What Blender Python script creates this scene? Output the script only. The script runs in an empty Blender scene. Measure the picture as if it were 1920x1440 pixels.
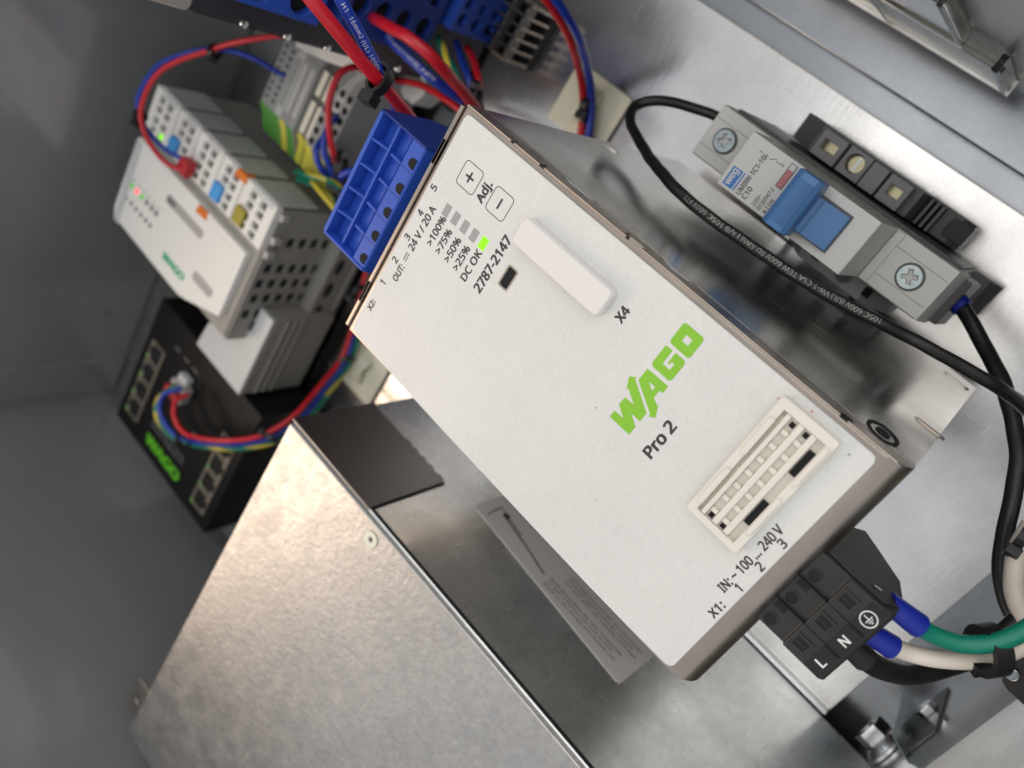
import bpy, bmesh, math, os, random
from mathutils import Vector, Matrix
random.seed(7)
# Device frame used below, in millimetres: x to the right along the mounting plate, y up the plate, z out of the plate.
MM = .001
def V(p): return Vector((p[0]*MM, -p[2]*MM, p[1]*MM))
S = bpy.context.scene
COL = S.collection
# ------------------------------------------------------------------ camera
cam = bpy.data.cameras.new('camera'); camo = bpy.data.objects.new('camera', cam); COL.objects.link(camo)
right, down, fwd = (0.499534, -0.663596, -0.556873), (-0.743343, -0.658450, 0.117836), (-0.444868, 0.355084, -0.822197)
rt = Vector((right[0], -right[2], right[1])); dn = Vector((down[0], -down[2], down[1])); fw = Vector((fwd[0], -fwd[2], fwd[1]))
m = Matrix((rt, -dn, -fw)).transposed().to_4x4(); m.translation = V((115.48, -0.08, 319.48))
camo.matrix_world = m
cam.sensor_width = 36; cam.lens = 36*1548.03/1920
cam.clip_start = .005; cam.clip_end = 20
cam.dof.use_dof = True; cam.dof.focus_distance = .200; cam.dof.aperture_fstop = 12.5
S.camera = camo
# ------------------------------------------------------------------ light and exposure
w = bpy.data.worlds.new('World'); S.world = w; w.use_nodes = True
wn = w.node_tree.nodes; bgn = wn['Background']
bgn.inputs['Color'].default_value = (.93, .965, 1.0, 1); bgn.inputs['Strength'].default_value = .64
def area(name, loc, target, sx, sy, power, col):
    l = bpy.data.lights.new(name, 'AREA'); l.shape = 'RECTANGLE'; l.size = sx; l.size_y = sy; l.energy = power; l.color = col
    o = bpy.data.objects.new(name, l); COL.objects.link(o); o.location = V(loc)
    o.rotation_euler = (V(target)-V(loc)).to_track_quat('-Z', 'Y').to_euler(); return o
area('warm_lamp', (-550, 610, 690), (-60, 120, 120), .42, .36, 2.3, (1, .74, .52))
area('window_light', (700, -150, 1100), (40, 30, 60), 1.8, 1.4, 7.0, (1, .94, .86))
S.view_settings.view_transform = 'Standard'; S.view_settings.look = 'None'; S.view_settings.exposure = .16; S.view_settings.gamma = 1
S.cycles.use_denoising = True
S.cycles.max_bounces = 10; S.cycles.transparent_max_bounces = 8; S.cycles.caustics_reflective = False; S.cycles.caustics_refractive = False
# ------------------------------------------------------------------ materials
M = {}
def mat(name, col, rough=.5, metal=0., spec=.5, noise=None, bump=None, rvar=None, coat=0, emit=None, aniso=None):
    """noise=(scale, amount) colour mottling; bump=(scale, strength, stretch xyz); rvar=(scale, amount) roughness variation"""
    mt = bpy.data.materials.new(name); mt.use_nodes = True; nt = mt.node_tree; N = nt.nodes; L = nt.links
    b = N['Principled BSDF']
    b.inputs['Base Color'].default_value = (*col, 1); b.inputs['Roughness'].default_value = rough
    b.inputs['Metallic'].default_value = metal; b.inputs['Specular IOR Level'].default_value = spec
    if coat: b.inputs['Coat Weight'].default_value = coat; b.inputs['Coat Roughness'].default_value = .12
    if emit: b.inputs['Emission Color'].default_value = (*emit[0], 1); b.inputs['Emission Strength'].default_value = emit[1]
    tc = N.new('ShaderNodeTexCoord')
    def coords(stretch=(1, 1, 1)):
        mp = N.new('ShaderNodeMapping'); mp.inputs['Scale'].default_value = stretch
        L.new(tc.outputs['Object'], mp.inputs['Vector']); return mp.outputs['Vector']
    if noise:
        for k, nz in enumerate(noise if isinstance(noise, list) else [noise]):
            sc, am = nz[0], nz[1]; st = nz[2] if len(nz) > 2 else (1, 1, 1)
            t = N.new('ShaderNodeTexNoise'); t.inputs['Scale'].default_value = sc; t.inputs['Detail'].default_value = 5; t.inputs['Roughness'].default_value = .6
            L.new(coords(st), t.inputs['Vector'])
            mr = N.new('ShaderNodeMapRange'); mr.inputs[1].default_value = .3; mr.inputs[2].default_value = .7
            mr.inputs[3].default_value = 1-am; mr.inputs[4].default_value = 1+am; L.new(t.outputs['Fac'], mr.inputs[0])
            mx = N.new('ShaderNodeMix'); mx.data_type = 'RGBA'; mx.blend_type = 'MULTIPLY'; mx.inputs['Factor'].default_value = 1
            src = b.inputs['Base Color'].links[0].from_socket if b.inputs['Base Color'].links else None
            if src: L.new(src, mx.inputs['A'])
            else: mx.inputs['A'].default_value = (*col, 1)
            L.new(mr.outputs[0], mx.inputs['B']); L.new(mx.outputs['Result'], b.inputs['Base Color'])
    if rvar:
        t = N.new('ShaderNodeTexNoise'); t.inputs['Scale'].default_value = rvar[0]; t.inputs['Detail'].default_value = 4
        L.new(coords(rvar[2] if len(rvar) > 2 else (1, 1, 1)), t.inputs['Vector'])
        mr = N.new('ShaderNodeMapRange'); mr.inputs[1].default_value = .3; mr.inputs[2].default_value = .7
        mr.inputs[3].default_value = max(.02, rough-rvar[1]); mr.inputs[4].default_value = rough+rvar[1]
        L.new(t.outputs['Fac'], mr.inputs[0]); L.new(mr.outputs[0], b.inputs['Roughness'])
    if bump:
        prev = None
        for bm_ in (bump if isinstance(bump, list) else [bump]):
            t = N.new('ShaderNodeTexNoise'); t.inputs['Scale'].default_value = bm_[0]; t.inputs['Detail'].default_value = 3 if bm_[0] > 30 else 0
            L.new(coords(bm_[2] if len(bm_) > 2 else (1, 1, 1)), t.inputs['Vector'])
            bn = N.new('ShaderNodeBump'); bn.inputs['Strength'].default_value = bm_[1]; bn.inputs['Distance'].default_value = bm_[3] if len(bm_) > 3 else .0004
            L.new(t.outputs['Fac'], bn.inputs['Height'])
            if prev: L.new(prev, bn.inputs['Normal'])
            prev = bn.outputs['Normal']
        L.new(prev, b.inputs['Normal'])
    M[name] = mt; return mt
def specks(name, dens=900, thr=.012, col=(.10, .09, .08)):
    """scattered dust specks on top of an existing material's colour"""
    nt = M[name].node_tree; N = nt.nodes; L = nt.links; b = N['Principled BSDF']
    tc = N.new('ShaderNodeTexCoord'); v = N.new('ShaderNodeTexVoronoi'); v.inputs['Scale'].default_value = dens
    L.new(tc.outputs['Object'], v.inputs['Vector'])
    n = N.new('ShaderNodeTexNoise'); n.inputs['Scale'].default_value = dens*.7; L.new(tc.outputs['Object'], n.inputs['Vector'])
    a = N.new('ShaderNodeMath'); a.operation = 'LESS_THAN'; a.inputs[1].default_value = thr*10; L.new(v.outputs['Distance'], a.inputs[0])
    c = N.new('ShaderNodeMath'); c.operation = 'GREATER_THAN'; c.inputs[1].default_value = .68; L.new(n.outputs['Fac'], c.inputs[0])
    d = N.new('ShaderNodeMath'); d.operation = 'MULTIPLY'; L.new(a.outputs[0], d.inputs[0]); L.new(c.outputs[0], d.inputs[1])
    e = N.new('ShaderNodeMath'); e.operation = 'MULTIPLY'; e.inputs[1].default_value = .7; L.new(d.outputs[0], e.inputs[0])
    mx = N.new('ShaderNodeMix'); mx.data_type = 'RGBA'; L.new(e.outputs[0], mx.inputs['Factor'])
    lk = b.inputs['Base Color'].links
    if lk: L.new(lk[0].from_socket, mx.inputs['A'])
    else: mx.inputs['A'].default_value = b.inputs['Base Color'].default_value
    mx.inputs['B'].default_value = (*col, 1); L.new(mx.outputs['Result'], b.inputs['Base Color'])
mat('label_white', (.655, .65, .63), .40, rvar=(16, .14), noise=[(1500, .05), (9, .03), (60, .025)], bump=(3500, .12, (1, 1, 1), .0001)); specks('label_white', 420, .011)
mat('cap_white', (.73, .70, .675), .45, noise=(60, .015), bump=(2500, .08, (1, 1, 1), .0001)); specks('cap_white', 500, .009)
mat('holder_cream', (.71, .67, .60), .42, noise=(80, .02)); specks('holder_cream', 600, .010)
mat('steel', (.55, .535, .50), .19, 1, rvar=(30, .07), noise=[(18, .10), (220, .05, (1, .15, 1))], bump=[(300, .06, (1, 1, .12), .0002), (14, .35, (1, 1, 1), .0012)])
mat('plate_zinc', (.70, .69, .68), .22, 1, rvar=(22, .08), noise=[(35, .10), (7, .07), (900, .05)], bump=[(9, .22, (1, 1, 1), .0016), (700, .14, (.12, 1, 1), .0002)])
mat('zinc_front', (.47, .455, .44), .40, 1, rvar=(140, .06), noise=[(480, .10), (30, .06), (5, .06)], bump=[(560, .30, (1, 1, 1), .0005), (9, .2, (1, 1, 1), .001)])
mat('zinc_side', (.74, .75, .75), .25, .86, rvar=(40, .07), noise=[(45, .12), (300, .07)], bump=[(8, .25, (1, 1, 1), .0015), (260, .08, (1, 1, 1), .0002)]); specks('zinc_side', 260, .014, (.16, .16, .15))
mat('zinc_tab', (.22, .21, .21), .34, 1, rvar=(40, .06), noise=(30, .1))
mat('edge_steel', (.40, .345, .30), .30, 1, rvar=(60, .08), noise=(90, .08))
mat('paint_grey', (.21, .215, .22), .22, noise=[(6, .08), (900, .05)], coat=1, rvar=(5, .06), bump=[(420, .10, (1, 1, 1), .0003), (12, .12, (1, 1, 1), .002)])
mat('paint_light', (.44, .46, .49), .2, noise=[(14, .06), (700, .04)], coat=.8, rvar=(20, .05), bump=(9, .12, (1, 1, 1), .0012))
mat('back_metal', (.40, .42, .45), .24, .85, rvar=(18, .05), noise=[(14, .06), (500, .04)], bump=[(7, .2, (1, 1, 1), .0016), (300, .06, (1, .2, 1), .0002)])
mat('wall_metal', (.80, .79, .76), .34, .85, rvar=(30, .08, (1, .1, .1)), noise=[(60, .2, (1, .04, 1)), (25, .12)], bump=(160, .2, (1, .05, 1), .0006))
mat('module_dark', (.075, .066, .080), .38, .6, noise=(30, .1))
mat('module_front', (.50, .46, .41), .4, .5)
mat('blue_plastic', (.022, .078, .44), .42, noise=(40, .05), bump=(1800, .05, (1, 1, 1), .0001))
mat('blue_deep', (.010, .034, .22), .45)
mat('ferrule_blue', (.008, .022, .30), .35)
mat('black_plastic', (.016, .0155, .0155), .48, noise=(120, .15), bump=(1600, .10, (1, 1, 1), .0001)); specks('black_plastic', 500, .008, (.15, .15, .15))
mat('black_hole', (.003, .003, .004), .8)
mat('black_gloss', (.006, .006, .007), .25)
mat('wire_black', (.011, .011, .012), .38, rvar=(90, .10), noise=(300, .3), bump=(500, .08, (1, 1, 1), .0002))
mat('tie_black', (.008, .008, .009), .4)
mat('breaker_grey', (.76, .755, .725), .45, noise=[(35, .03), (900, .02)], bump=(1500, .08, (1, 1, 1), .0001))
mat('lever_blue', (.095, .24, .52), .38, noise=(60, .04))
mat('print_grey', (.16, .16, .165), .6)
mat('terminal_dark', (.115, .107, .11), .42, noise=(60, .08))
mat('terminal_grey', (.32, .325, .33), .45, noise=(50, .05))
mat('terminal_pale', (.50, .51, .50), .45)
mat('plc_white', (.80, .79, .76), .42, noise=(40, .02))
mat('plc_side', (.29, .28, .26), .5, noise=(50, .07))
mat('plc_grey', (.40, .385, .37), .45)
mat('plc_pale', (.55, .56, .57), .4)
mat('marker_cream', (.78, .75, .62), .5)
mat('orange', (.72, .17, .015), .4); mat('sky_blue', (.06, .33, .75), .4); mat('red_plug', (.45, .02, .03), .4); mat('olive', (.36, .30, .03), .4)
mat('term_green', (.10, .36, .05), .45); mat('term_yellow', (.70, .66, .08), .45)
mat('cream', (.74, .72, .58), .45, noise=(60, .03))
mat('clip_white', (.78, .76, .72), .45)
mat('red_wire', (.52, .010, .022), .33, noise=[(45, .10), (700, .06)], rvar=(120, .08)); mat('blue_wire', (.010, .040, .36), .33, noise=[(45, .10), (700, .06)], rvar=(120, .08))
mat('green_wire', (.0, .20, .13), .38, noise=[(60, .08), (800, .05)], rvar=(150, .08)); mat('yellow_wire', (.62, .50, .04), .36); mat('white_wire', (.84, .75, .65), .42, noise=(200, .03))
mat('logo_green', (.22, .50, .025), .45, noise=(900, .05)); mat('logo_teal', (.0, .36, .16), .5); mat('logo_lime', (.10, .46, .01), .5)
mat('ink', (.035, .026, .03), .5); mat('ink_white', (.75, .75, .74), .5); mat('ink_worn', (.34, .34, .32), .6, noise=(700, .5)); mat('ink_grey', (.32, .32, .33), .5); mat('weg_blue', (.05, .22, .62), .45)
mat('red_window', (.62, .20, .22), .3); mat('led_off', (.33, .32, .32), .35)
mat('led_green', (.08, .35, .0), .3, emit=((.27, 1, .0), .95)); mat('led_red', (.9, .1, .1), .3, emit=((1, .10, .12), 1.2)); mat('led_dim', (.1, .5, .05), .3, emit=((.10, .6, .03), .35))
mat('bright_zinc', (.80, .82, .84), .16, 1, bump=(300, .1, (1, 1, 1), .0003)); mat('dull_zinc', (.20, .20, .19), .4, .9, noise=(200, .2)); mat('terminal_mid', (.26, .25, .255), .42, noise=(60, .06)); mat('screw_zinc', (.36, .41, .42), .22, 1, noise=(300, .2))
mat('brass', (.40, .37, .24), .3, 1); mat('port_metal', (.34, .30, .25), .4, .7); mat('switch_black', (.005, .005, .006), .42, spec=.22, noise=(120, .2)); mat('shadow_gap', (.012, .012, .013), .6); mat('sticker', (.86, .84, .82), .5, noise=(40, .04))
mat('sticker_ink', (.10, .09, .09), .6); mat('red_ink', (.6, .03, .05), .6)
g = mat('clear_plastic', (.95, .96, .93), .20); g.node_tree.nodes['Principled BSDF'].inputs['Transmission Weight'].default_value = 1; g.node_tree.nodes['Principled BSDF'].inputs['IOR'].default_value = 1.25
def scratches(name, stretch, rot, dens=1.0, thr=.66, amt=.22, light=1.12):
    """fine handling scratches: thin streaks where the sheet is rougher and a touch lighter"""
    nt = M[name].node_tree; N = nt.nodes; L = nt.links; b = N['Principled BSDF']; tc = N.new('ShaderNodeTexCoord')
    mp = N.new('ShaderNodeMapping'); mp.inputs['Scale'].default_value = stretch; mp.inputs['Rotation'].default_value = rot; L.new(tc.outputs['Object'], mp.inputs['Vector'])
    t = N.new('ShaderNodeTexNoise'); t.inputs['Scale'].default_value = dens; t.inputs['Detail'].default_value = 2; L.new(mp.outputs['Vector'], t.inputs['Vector'])
    mr = N.new('ShaderNodeMapRange'); mr.inputs[1].default_value = thr; mr.inputs[2].default_value = thr+.05; L.new(t.outputs['Fac'], mr.inputs[0])
    a = N.new('ShaderNodeMath'); a.operation = 'MULTIPLY_ADD'; a.inputs[1].default_value = amt; L.new(mr.outputs[0], a.inputs[0])
    lk = b.inputs['Roughness'].links
    if lk: L.new(lk[0].from_socket, a.inputs[2])
    else: a.inputs[2].default_value = b.inputs['Roughness'].default_value
    L.new(a.outputs[0], b.inputs['Roughness'])
    mx = N.new('ShaderNodeMix'); mx.data_type = 'RGBA'; mx.blend_type = 'MULTIPLY'; mx.inputs['B'].default_value = (light, light, light, 1); L.new(mr.outputs[0], mx.inputs['Factor'])
    lk = b.inputs['Base Color'].links
    if lk: L.new(lk[0].from_socket, mx.inputs['A'])
    else: mx.inputs['A'].default_value = b.inputs['Base Color'].default_value
    L.new(mx.outputs['Result'], b.inputs['Base Color'])
scratches('plate_zinc', (70, 70, 1900), (0, .5, 0), thr=.69, amt=.14, light=1.06); scratches('plate_zinc', (1500, 60, 60), (0, -.3, 0), thr=.72, amt=.14, light=1.06)
scratches('zinc_front', (40, 40, 1400), (0, .9, 0), thr=.67, amt=.12, light=1.2); scratches('steel', (50, 1200, 60), (.3, 0, 0), thr=.68, amt=.15)
scratches('zinc_side', (40, 60, 1300), (.4, 0, 0), thr=.68, amt=.15); scratches('back_metal', (90, 90, 2200), (0, .8, 0), thr=.72, amt=.12, light=1.05); scratches('label_white', (30, 30, 1300), (0, .7, 0), thr=.72, amt=.12, light=.95)
# ------------------------------------------------------------------ mesh helpers
ORG = {}
def thing(name, label, cat, base, group=None):
    o = bpy.data.objects.new(name, None); COL.objects.link(o); o.location = V(base); o.empty_display_size = .005
    o['label'] = label; o['category'] = cat
    if group: o['group'] = group
    ORG[o.name] = Vector(base); return o
AX = {'z': lambda a, b, h: (a, b, h), 'x': lambda a, b, h: (h, a, b), 'y': lambda a, b, h: (a, h, b)}
class MB:
    def __init__(s): s.b = bmesh.new()
    def _merge(s, t, bevel=0, seg=2, ang=25):
        bmesh.ops.recalc_face_normals(t, faces=t.faces[:])
        if bevel:
            ed = [e for e in t.edges if len(e.link_faces) == 2 and e.calc_face_angle(0) > math.radians(ang)]
            bmesh.ops.bevel(t, geom=ed, offset=bevel, segments=seg, affect='EDGES', profile=.5, clamp_overlap=True)
        me = bpy.data.meshes.new('t'); t.to_mesh(me); t.free(); s.b.from_mesh(me); bpy.data.meshes.remove(me); return s
    def box(s, x0, x1, y0, y1, z0, z1, bevel=0, seg=2):
        t = bmesh.new(); vs = [t.verts.new((x, y, z)) for x in (x0, x1) for y in (y0, y1) for z in (z0, z1)]
        for f in ((0, 1, 3, 2), (4, 6, 7, 5), (0, 4, 5, 1), (2, 3, 7, 6), (0, 2, 6, 4), (1, 5, 7, 3)): t.faces.new([vs[i] for i in f])
        return s._merge(t, bevel, seg)
    def prism(s, poly, h0, h1, ax='z', bevel=0, seg=2, ang=25):
        t = bmesh.new(); A = [t.verts.new(AX[ax](a, b, h0)) for a, b in poly]; B = [t.verts.new(AX[ax](a, b, h1)) for a, b in poly]; n = len(poly)
        t.faces.new(A[::-1]); t.faces.new(B)
        for i in range(n): t.faces.new((A[i], A[(i+1) % n], B[(i+1) % n], B[i]))
        return s._merge(t, bevel, seg, ang)
    def plate(s, outer, holes, h0, h1, ax='z', bevel=0):
        """a slab with real openings through it"""
        t = bmesh.new(); E = []; loops = []
        for lp in [outer]+holes:
            vs = [t.verts.new(AX[ax](a, b, h1)) for a, b in lp]; loops.append(vs)
            E += [t.edges.new((vs[i], vs[(i+1) % len(vs)])) for i in range(len(vs))]
        bmesh.ops.triangle_fill(t, use_beauty=True, use_dissolve=False, edges=E)
        fs = t.faces[:]; d = bmesh.ops.duplicate(t, geom=fs); mp = d['vert_map']
        k = {v: mp[v] for lp in loops for v in lp}
        i = {'z': 2, 'x': 0, 'y': 1}[ax]
        for v in k.values(): v.co[i] = h0
        for lp in loops:
            for j in range(len(lp)):
                a, c = lp[j], lp[(j+1) % len(lp)]
                t.faces.new((a, c, k[c], k[a]))
        return s._merge(t, bevel, 1, 50)
    def cyl(s, c, ax, r, h, n=24, r2=None, bevel=0):
        """cylinder from c along +ax ('x','y','z' or a vector) of length h"""
        t = bmesh.new(); d = {'x': Vector((1, 0, 0)), 'y': Vector((0, 1, 0)), 'z': Vector((0, 0, 1))}[ax] if isinstance(ax, str) else Vector(ax).normalized()
        u = d.orthogonal().normalized(); v = d.cross(u); c = Vector(c); r2 = r if r2 is None else r2
        A = [t.verts.new(c+(u*math.cos(q)+v*math.sin(q))*r) for q in [2*math.pi*i/n for i in range(n)]]
        B = [t.verts.new(c+d*h+(u*math.cos(q)+v*math.sin(q))*r2) for q in [2*math.pi*i/n for i in range(n)]]
        t.faces.new(A[::-1]); t.faces.new(B)
        for i in range(n): t.faces.new((A[i], A[(i+1) % n], B[(i+1) % n], B[i]))
        return s._merge(t, bevel, 2, 40)
    def tube(s, pts, r, n=14, closed=False):
        t = bmesh.new(); P = [Vector(p) for p in pts]; m = len(P); rings = []; u = None
        for i in range(m):
            tg = (P[(i+1) % m]-P[i-1]) if closed else (P[min(i+1, m-1)]-P[max(i-1, 0)])
            tg.normalize(); u = tg.orthogonal().normalized() if u is None else (u-tg*u.dot(tg)).normalized(); v = tg.cross(u)
            rr = r[i] if isinstance(r, (list, tuple)) else r
            rings.append([t.verts.new(P[i]+(u*math.cos(q)+v*math.sin(q))*rr) for q in [2*math.pi*j/n for j in range(n)]])
        for i in range(m if closed else m-1):
            A, B = rings[i], rings[(i+1) % m]
            for j in range(n): t.faces.new((A[j], A[(j+1) % n], B[(j+1) % n], B[j]))
        if not closed: t.faces.new(rings[0][::-1]); t.faces.new(rings[-1])
        return s._merge(t)
    def mesh(s, me): s.b.from_mesh(me); return s
    def build(s, name, mt, parent=None, at=None, smooth=True, sharp=32):
        po = ORG[parent.name] if parent else Vector((0, 0, 0))
        if at is None:
            at = po if parent else Vector((0, 0, 0)); off = at
        else: at = Vector(at); off = at if False else Vector((0, 0, 0))
        bm = s.b
        for v in bm.verts: v.co = V(v.co-off)
        bmesh.ops.recalc_face_normals(bm, faces=bm.faces[:])
        if smooth:
            for f in bm.faces: f.smooth = True
            for e in bm.edges:
                if len(e.link_faces) == 2 and e.calc_face_angle(0) > math.radians(sharp): e.smooth = False
        me = bpy.data.meshes.new(name); bm.to_mesh(me); bm.free(); me.materials.append(M[mt])
        o = link(name, me, parent, at)
        if smooth and len(me.vertices) > 8 and len(me.vertices) < 1500:            # keep the broad faces flat beside their rounded edges
            wn_ = o.modifiers.new('flat_faces', 'WEIGHTED_NORMAL'); wn_.weight = 90; wn_.keep_sharp = True
        return o
def link(name, me, parent=None, at=None):
    o = bpy.data.objects.new(name, me); COL.objects.link(o)
    po = ORG[parent.name] if parent else Vector((0, 0, 0)); at = po if at is None else Vector(at)
    o.parent = parent; o.location = V(at-po); ORG[o.name] = at; return o
def struct(o): o['kind'] = 'structure'; return o
def tag(o, label, cat, group=None):
    o['label'] = label; o['category'] = cat
    if group: o['group'] = group
    return o
def rrect(x0, x1, y0, y1, r, n=5):
    out = []
    for cx, cy, a0 in ((x1-r, y1-r, 0), (x0+r, y1-r, 90), (x0+r, y0+r, 180), (x1-r, y0+r, 270)):
        for i in range(n+1):
            a = math.radians(a0+90*i/n); out.append((cx+r*math.cos(a), cy+r*math.sin(a)))
    return out
def circ(cx, cy, r, n=20, r2=None): return [(cx+r*math.cos(2*math.pi*i/n), cy+(r2 or r)*math.sin(2*math.pi*i/n)) for i in range(n)]
def rect(x0, x1, y0, y1): return [(x0, y0), (x1, y0), (x1, y1), (x0, y1)]
def spline(pts, step=1.2):
    P = [Vector(p) for p in pts]; P = [P[0]*2-P[1]]+P+[P[-1]*2-P[-2]]; out = []
    for i in range(1, len(P)-2):
        a, b, c, d = P[i-1:i+3]; n = max(2, int((c-b).length/step))
        for k in range(n):
            t = k/n; out.append(.5*((2*b)+(c-a)*t+(2*a-5*b+4*c-d)*t*t+(3*b-a-3*c+d)*t**3))
    out.append(P[-2]); return out
try: FONT = bpy.data.fonts.load(os.path.join(bpy.utils.system_resource('DATAFILES'), 'fonts', 'NotoSansHebrew-Regular.woff2'))   # a plain sans that ships with Blender
except Exception: FONT = None
def text_mesh(body, bold=0, space=1.0):
    c = bpy.data.curves.new('txt', 'FONT'); c.body = body; c.size = 1;
    if FONT: c.font = FONT
    c.resolution_u = 3; c.space_character = space
    o = bpy.data.objects.new('txt', c); COL.objects.link(o)
    dg = bpy.context.evaluated_depsgraph_get(); dg.update()
    me = bpy.data.meshes.new_from_object(o.evaluated_get(dg)); bpy.data.objects.remove(o); bpy.data.curves.remove(c)
    if not bold: return me
    bm = bmesh.new()                                       # heavier strokes: the same letters a hair apart, each a shade higher than the last
    for k, (dx, dy) in enumerate(((0, 0), (bold, bold*.6), (-bold, bold*.6), (bold, -bold*.6), (-bold, -bold*.6))):
        n0 = len(bm.verts); bm.from_mesh(me); bm.verts.ensure_lookup_table()
        for q in bm.verts[n0:]: q.co.x += dx; q.co.y += dy; q.co.z = k*.006
    bm.to_mesh(me); bm.free(); return me
def text(body, p0, u, v, width, mt, parent, bold=.02, height=None, name='printed_text', lift=.06, center=True, space=1.0):
    """flat lettering: starts at p0, runs along u for `width` mm, letters rise along v; p0 is the middle of the left end"""
    me = text_mesh(body, bold, space); xs = [q.co.x for q in me.vertices]; ys = [q.co.y for q in me.vertices]
    x0, x1, y0, y1 = min(xs), max(xs), min(ys), max(ys)
    u = Vector(u).normalized(); v = Vector(v).normalized(); n = u.cross(v); p0 = Vector(p0)
    s = width/(x1-x0); sy = s if height is None else height/(y1-y0); yc = (y0+y1)/2 if center else 0
    bm = bmesh.new(); bm.from_mesh(me); bpy.data.meshes.remove(me)
    po = ORG[parent.name]
    for q in bm.verts: q.co = V(p0+u*((q.co.x-x0)*s)+v*((q.co.y-yc)*sy)+n*(lift+q.co.z)-po)
    m2 = bpy.data.meshes.new(name); bm.to_mesh(m2); bm.free(); m2.materials.append(M[mt]); return link(name, m2, parent)
def text_on_wire(body, pts, r, s0, h, mt, parent, toward, flip=False, bold=.02, space=1.15):
    me = text_mesh(body, bold, space); P = pts[::-1] if flip else pts
    L = [0]
    for i in range(1, len(P)): L.append(L[-1]+(P[i]-P[i-1]).length)
    bm = bmesh.new(); bm.from_mesh(me); bpy.data.meshes.remove(me); bmesh.ops.subdivide_edges(bm, edges=bm.edges[:], cuts=1)
    ys = [q.co.y for q in bm.verts]; y0, y1 = min(ys), max(ys); s = h/(y1-y0); po = ORG[parent.name]; tw = Vector(toward)
    kill = []
    for q in bm.verts:
        d = s0+q.co.x*s
        if d >= L[-1]-.5: kill.append(q); continue
        i = max(1, next((k for k, x in enumerate(L) if x > d), len(L)-1)); f = (d-L[i-1])/(L[i]-L[i-1])
        c = P[i-1].lerp(P[i], f); t = (P[min(i+1, len(P)-1)]-P[max(i-2, 0)]).normalized(); n = (tw-t*tw.dot(t)).normalized(); up = n.cross(t)
        a = (q.co.y-(y0+y1)/2)*s/r; q.co = V(c+(n*math.cos(a)+up*math.sin(a))*(r+.035+q.co.z)-po)
    if kill: bmesh.ops.delete(bm, geom=kill, context='VERTS')
    m2 = bpy.data.meshes.new('printed_text'); bm.to_mesh(m2); bm.free(); m2.materials.append(M[mt]); return link('printed_text', m2, parent)
def wire(name, label, pts, r, mt, group=None, cat='wire', stripe=None):
    P = spline(pts); base = P[0].copy(); ph = [random.uniform(0, 6.28) for _ in range(6)]; am = min(.16, r*.08)
    for i, p in enumerate(P[2:-2]):                                              # real wire is never a perfect curve
        p += Vector((math.sin(i*.31+ph[0])+.6*math.sin(i*.73+ph[1]), math.sin(i*.27+ph[2])+.6*math.sin(i*.67+ph[3]), math.sin(i*.35+ph[4])))*am*.6
    if stripe:
        t = thing(name, label, cat, base, group); MB().tube(P, r).build('sheath', mt, t)
        mb = MB(); tt = bmesh.new(); prev = None                                  # a coloured band that winds round the sheath
        for i, p in enumerate(P):
            tg = (P[min(i+1, len(P)-1)]-P[max(i-1, 0)]).normalized(); u = tg.orthogonal().normalized(); v = tg.cross(u); a = i*.16
            row = [tt.verts.new(p+(u*math.cos(a+q)+v*math.sin(a+q))*(r+.06)) for q in (0, .5, 1, 1.5)]
            if prev:
                for j in range(3): tt.faces.new((prev[j], prev[j+1], row[j+1], row[j]))
            prev = row
        mb._merge(tt); mb.build('stripe', stripe, t); return t, P
    mb = MB().tube(P, r); o = mb.build(name, mt, None, base if False else None)
    tag(o, label, cat, group); return o, P
def tie(label, c, axis, rad, head, w=2.4, th=.9, rad2=None, group='black cable ties', hs=(3.6, 3.4, 2.6), tail=0):
    """strap ring round a bundle plus its locking head"""
    t = thing('cable_tie', label, 'cable tie', c, group); c = Vector(c); d = Vector(axis).normalized(); hd = Vector(head); hd = (hd-d*hd.dot(d)).normalized(); sd = d.cross(hd)
    tb = bmesh.new(); n = 28; R = []
    for i in range(n):
        q = 2*math.pi*i/n; e = hd*math.cos(q)+sd*math.sin(q)
        k2 = (rad2 or rad)/rad; e2 = hd*math.cos(q)+sd*math.sin(q)*k2
        R.append([tb.verts.new(c+e2*rad+e*rr+d*ww) for rr, ww in ((0, -w/2), (th, -w/2), (th, w/2), (0, w/2))])
    for i in range(n):
        A, B = R[i], R[(i+1) % n]
        for j in range(4): tb.faces.new((A[j], A[(j+1) % 4], B[(j+1) % 4], B[j]))
    MB()._merge(tb).build('strap', 'tie_black', t)
    bb = bmesh.new(); hc = c+hd*(rad+th*.6+hs[2]/2)
    vs = [bb.verts.new(hc+sd*(sx*hs[0]/2)+d*(sy*hs[1]/2)+hd*(sz*hs[2]/2)) for sx in (-1, 1) for sy in (-1, 1) for sz in (-1, 1)]
    for f in ((0, 1, 3, 2), (4, 6, 7, 5), (0, 4, 5, 1), (2, 3, 7, 6), (0, 2, 6, 4), (1, 5, 7, 3)): bb.faces.new([vs[i] for i in f])
    MB()._merge(bb, .35).build('head', 'tie_black', t)
    if tail:
        MB().tube([hc+sd*hs[0]*.3, hc+sd*(hs[0]*.5+tail*.5)+hd*.4, hc+sd*(hs[0]*.5+tail)+hd*.2], .8, 6).build('tail', 'tie_black', t)
    return t
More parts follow.
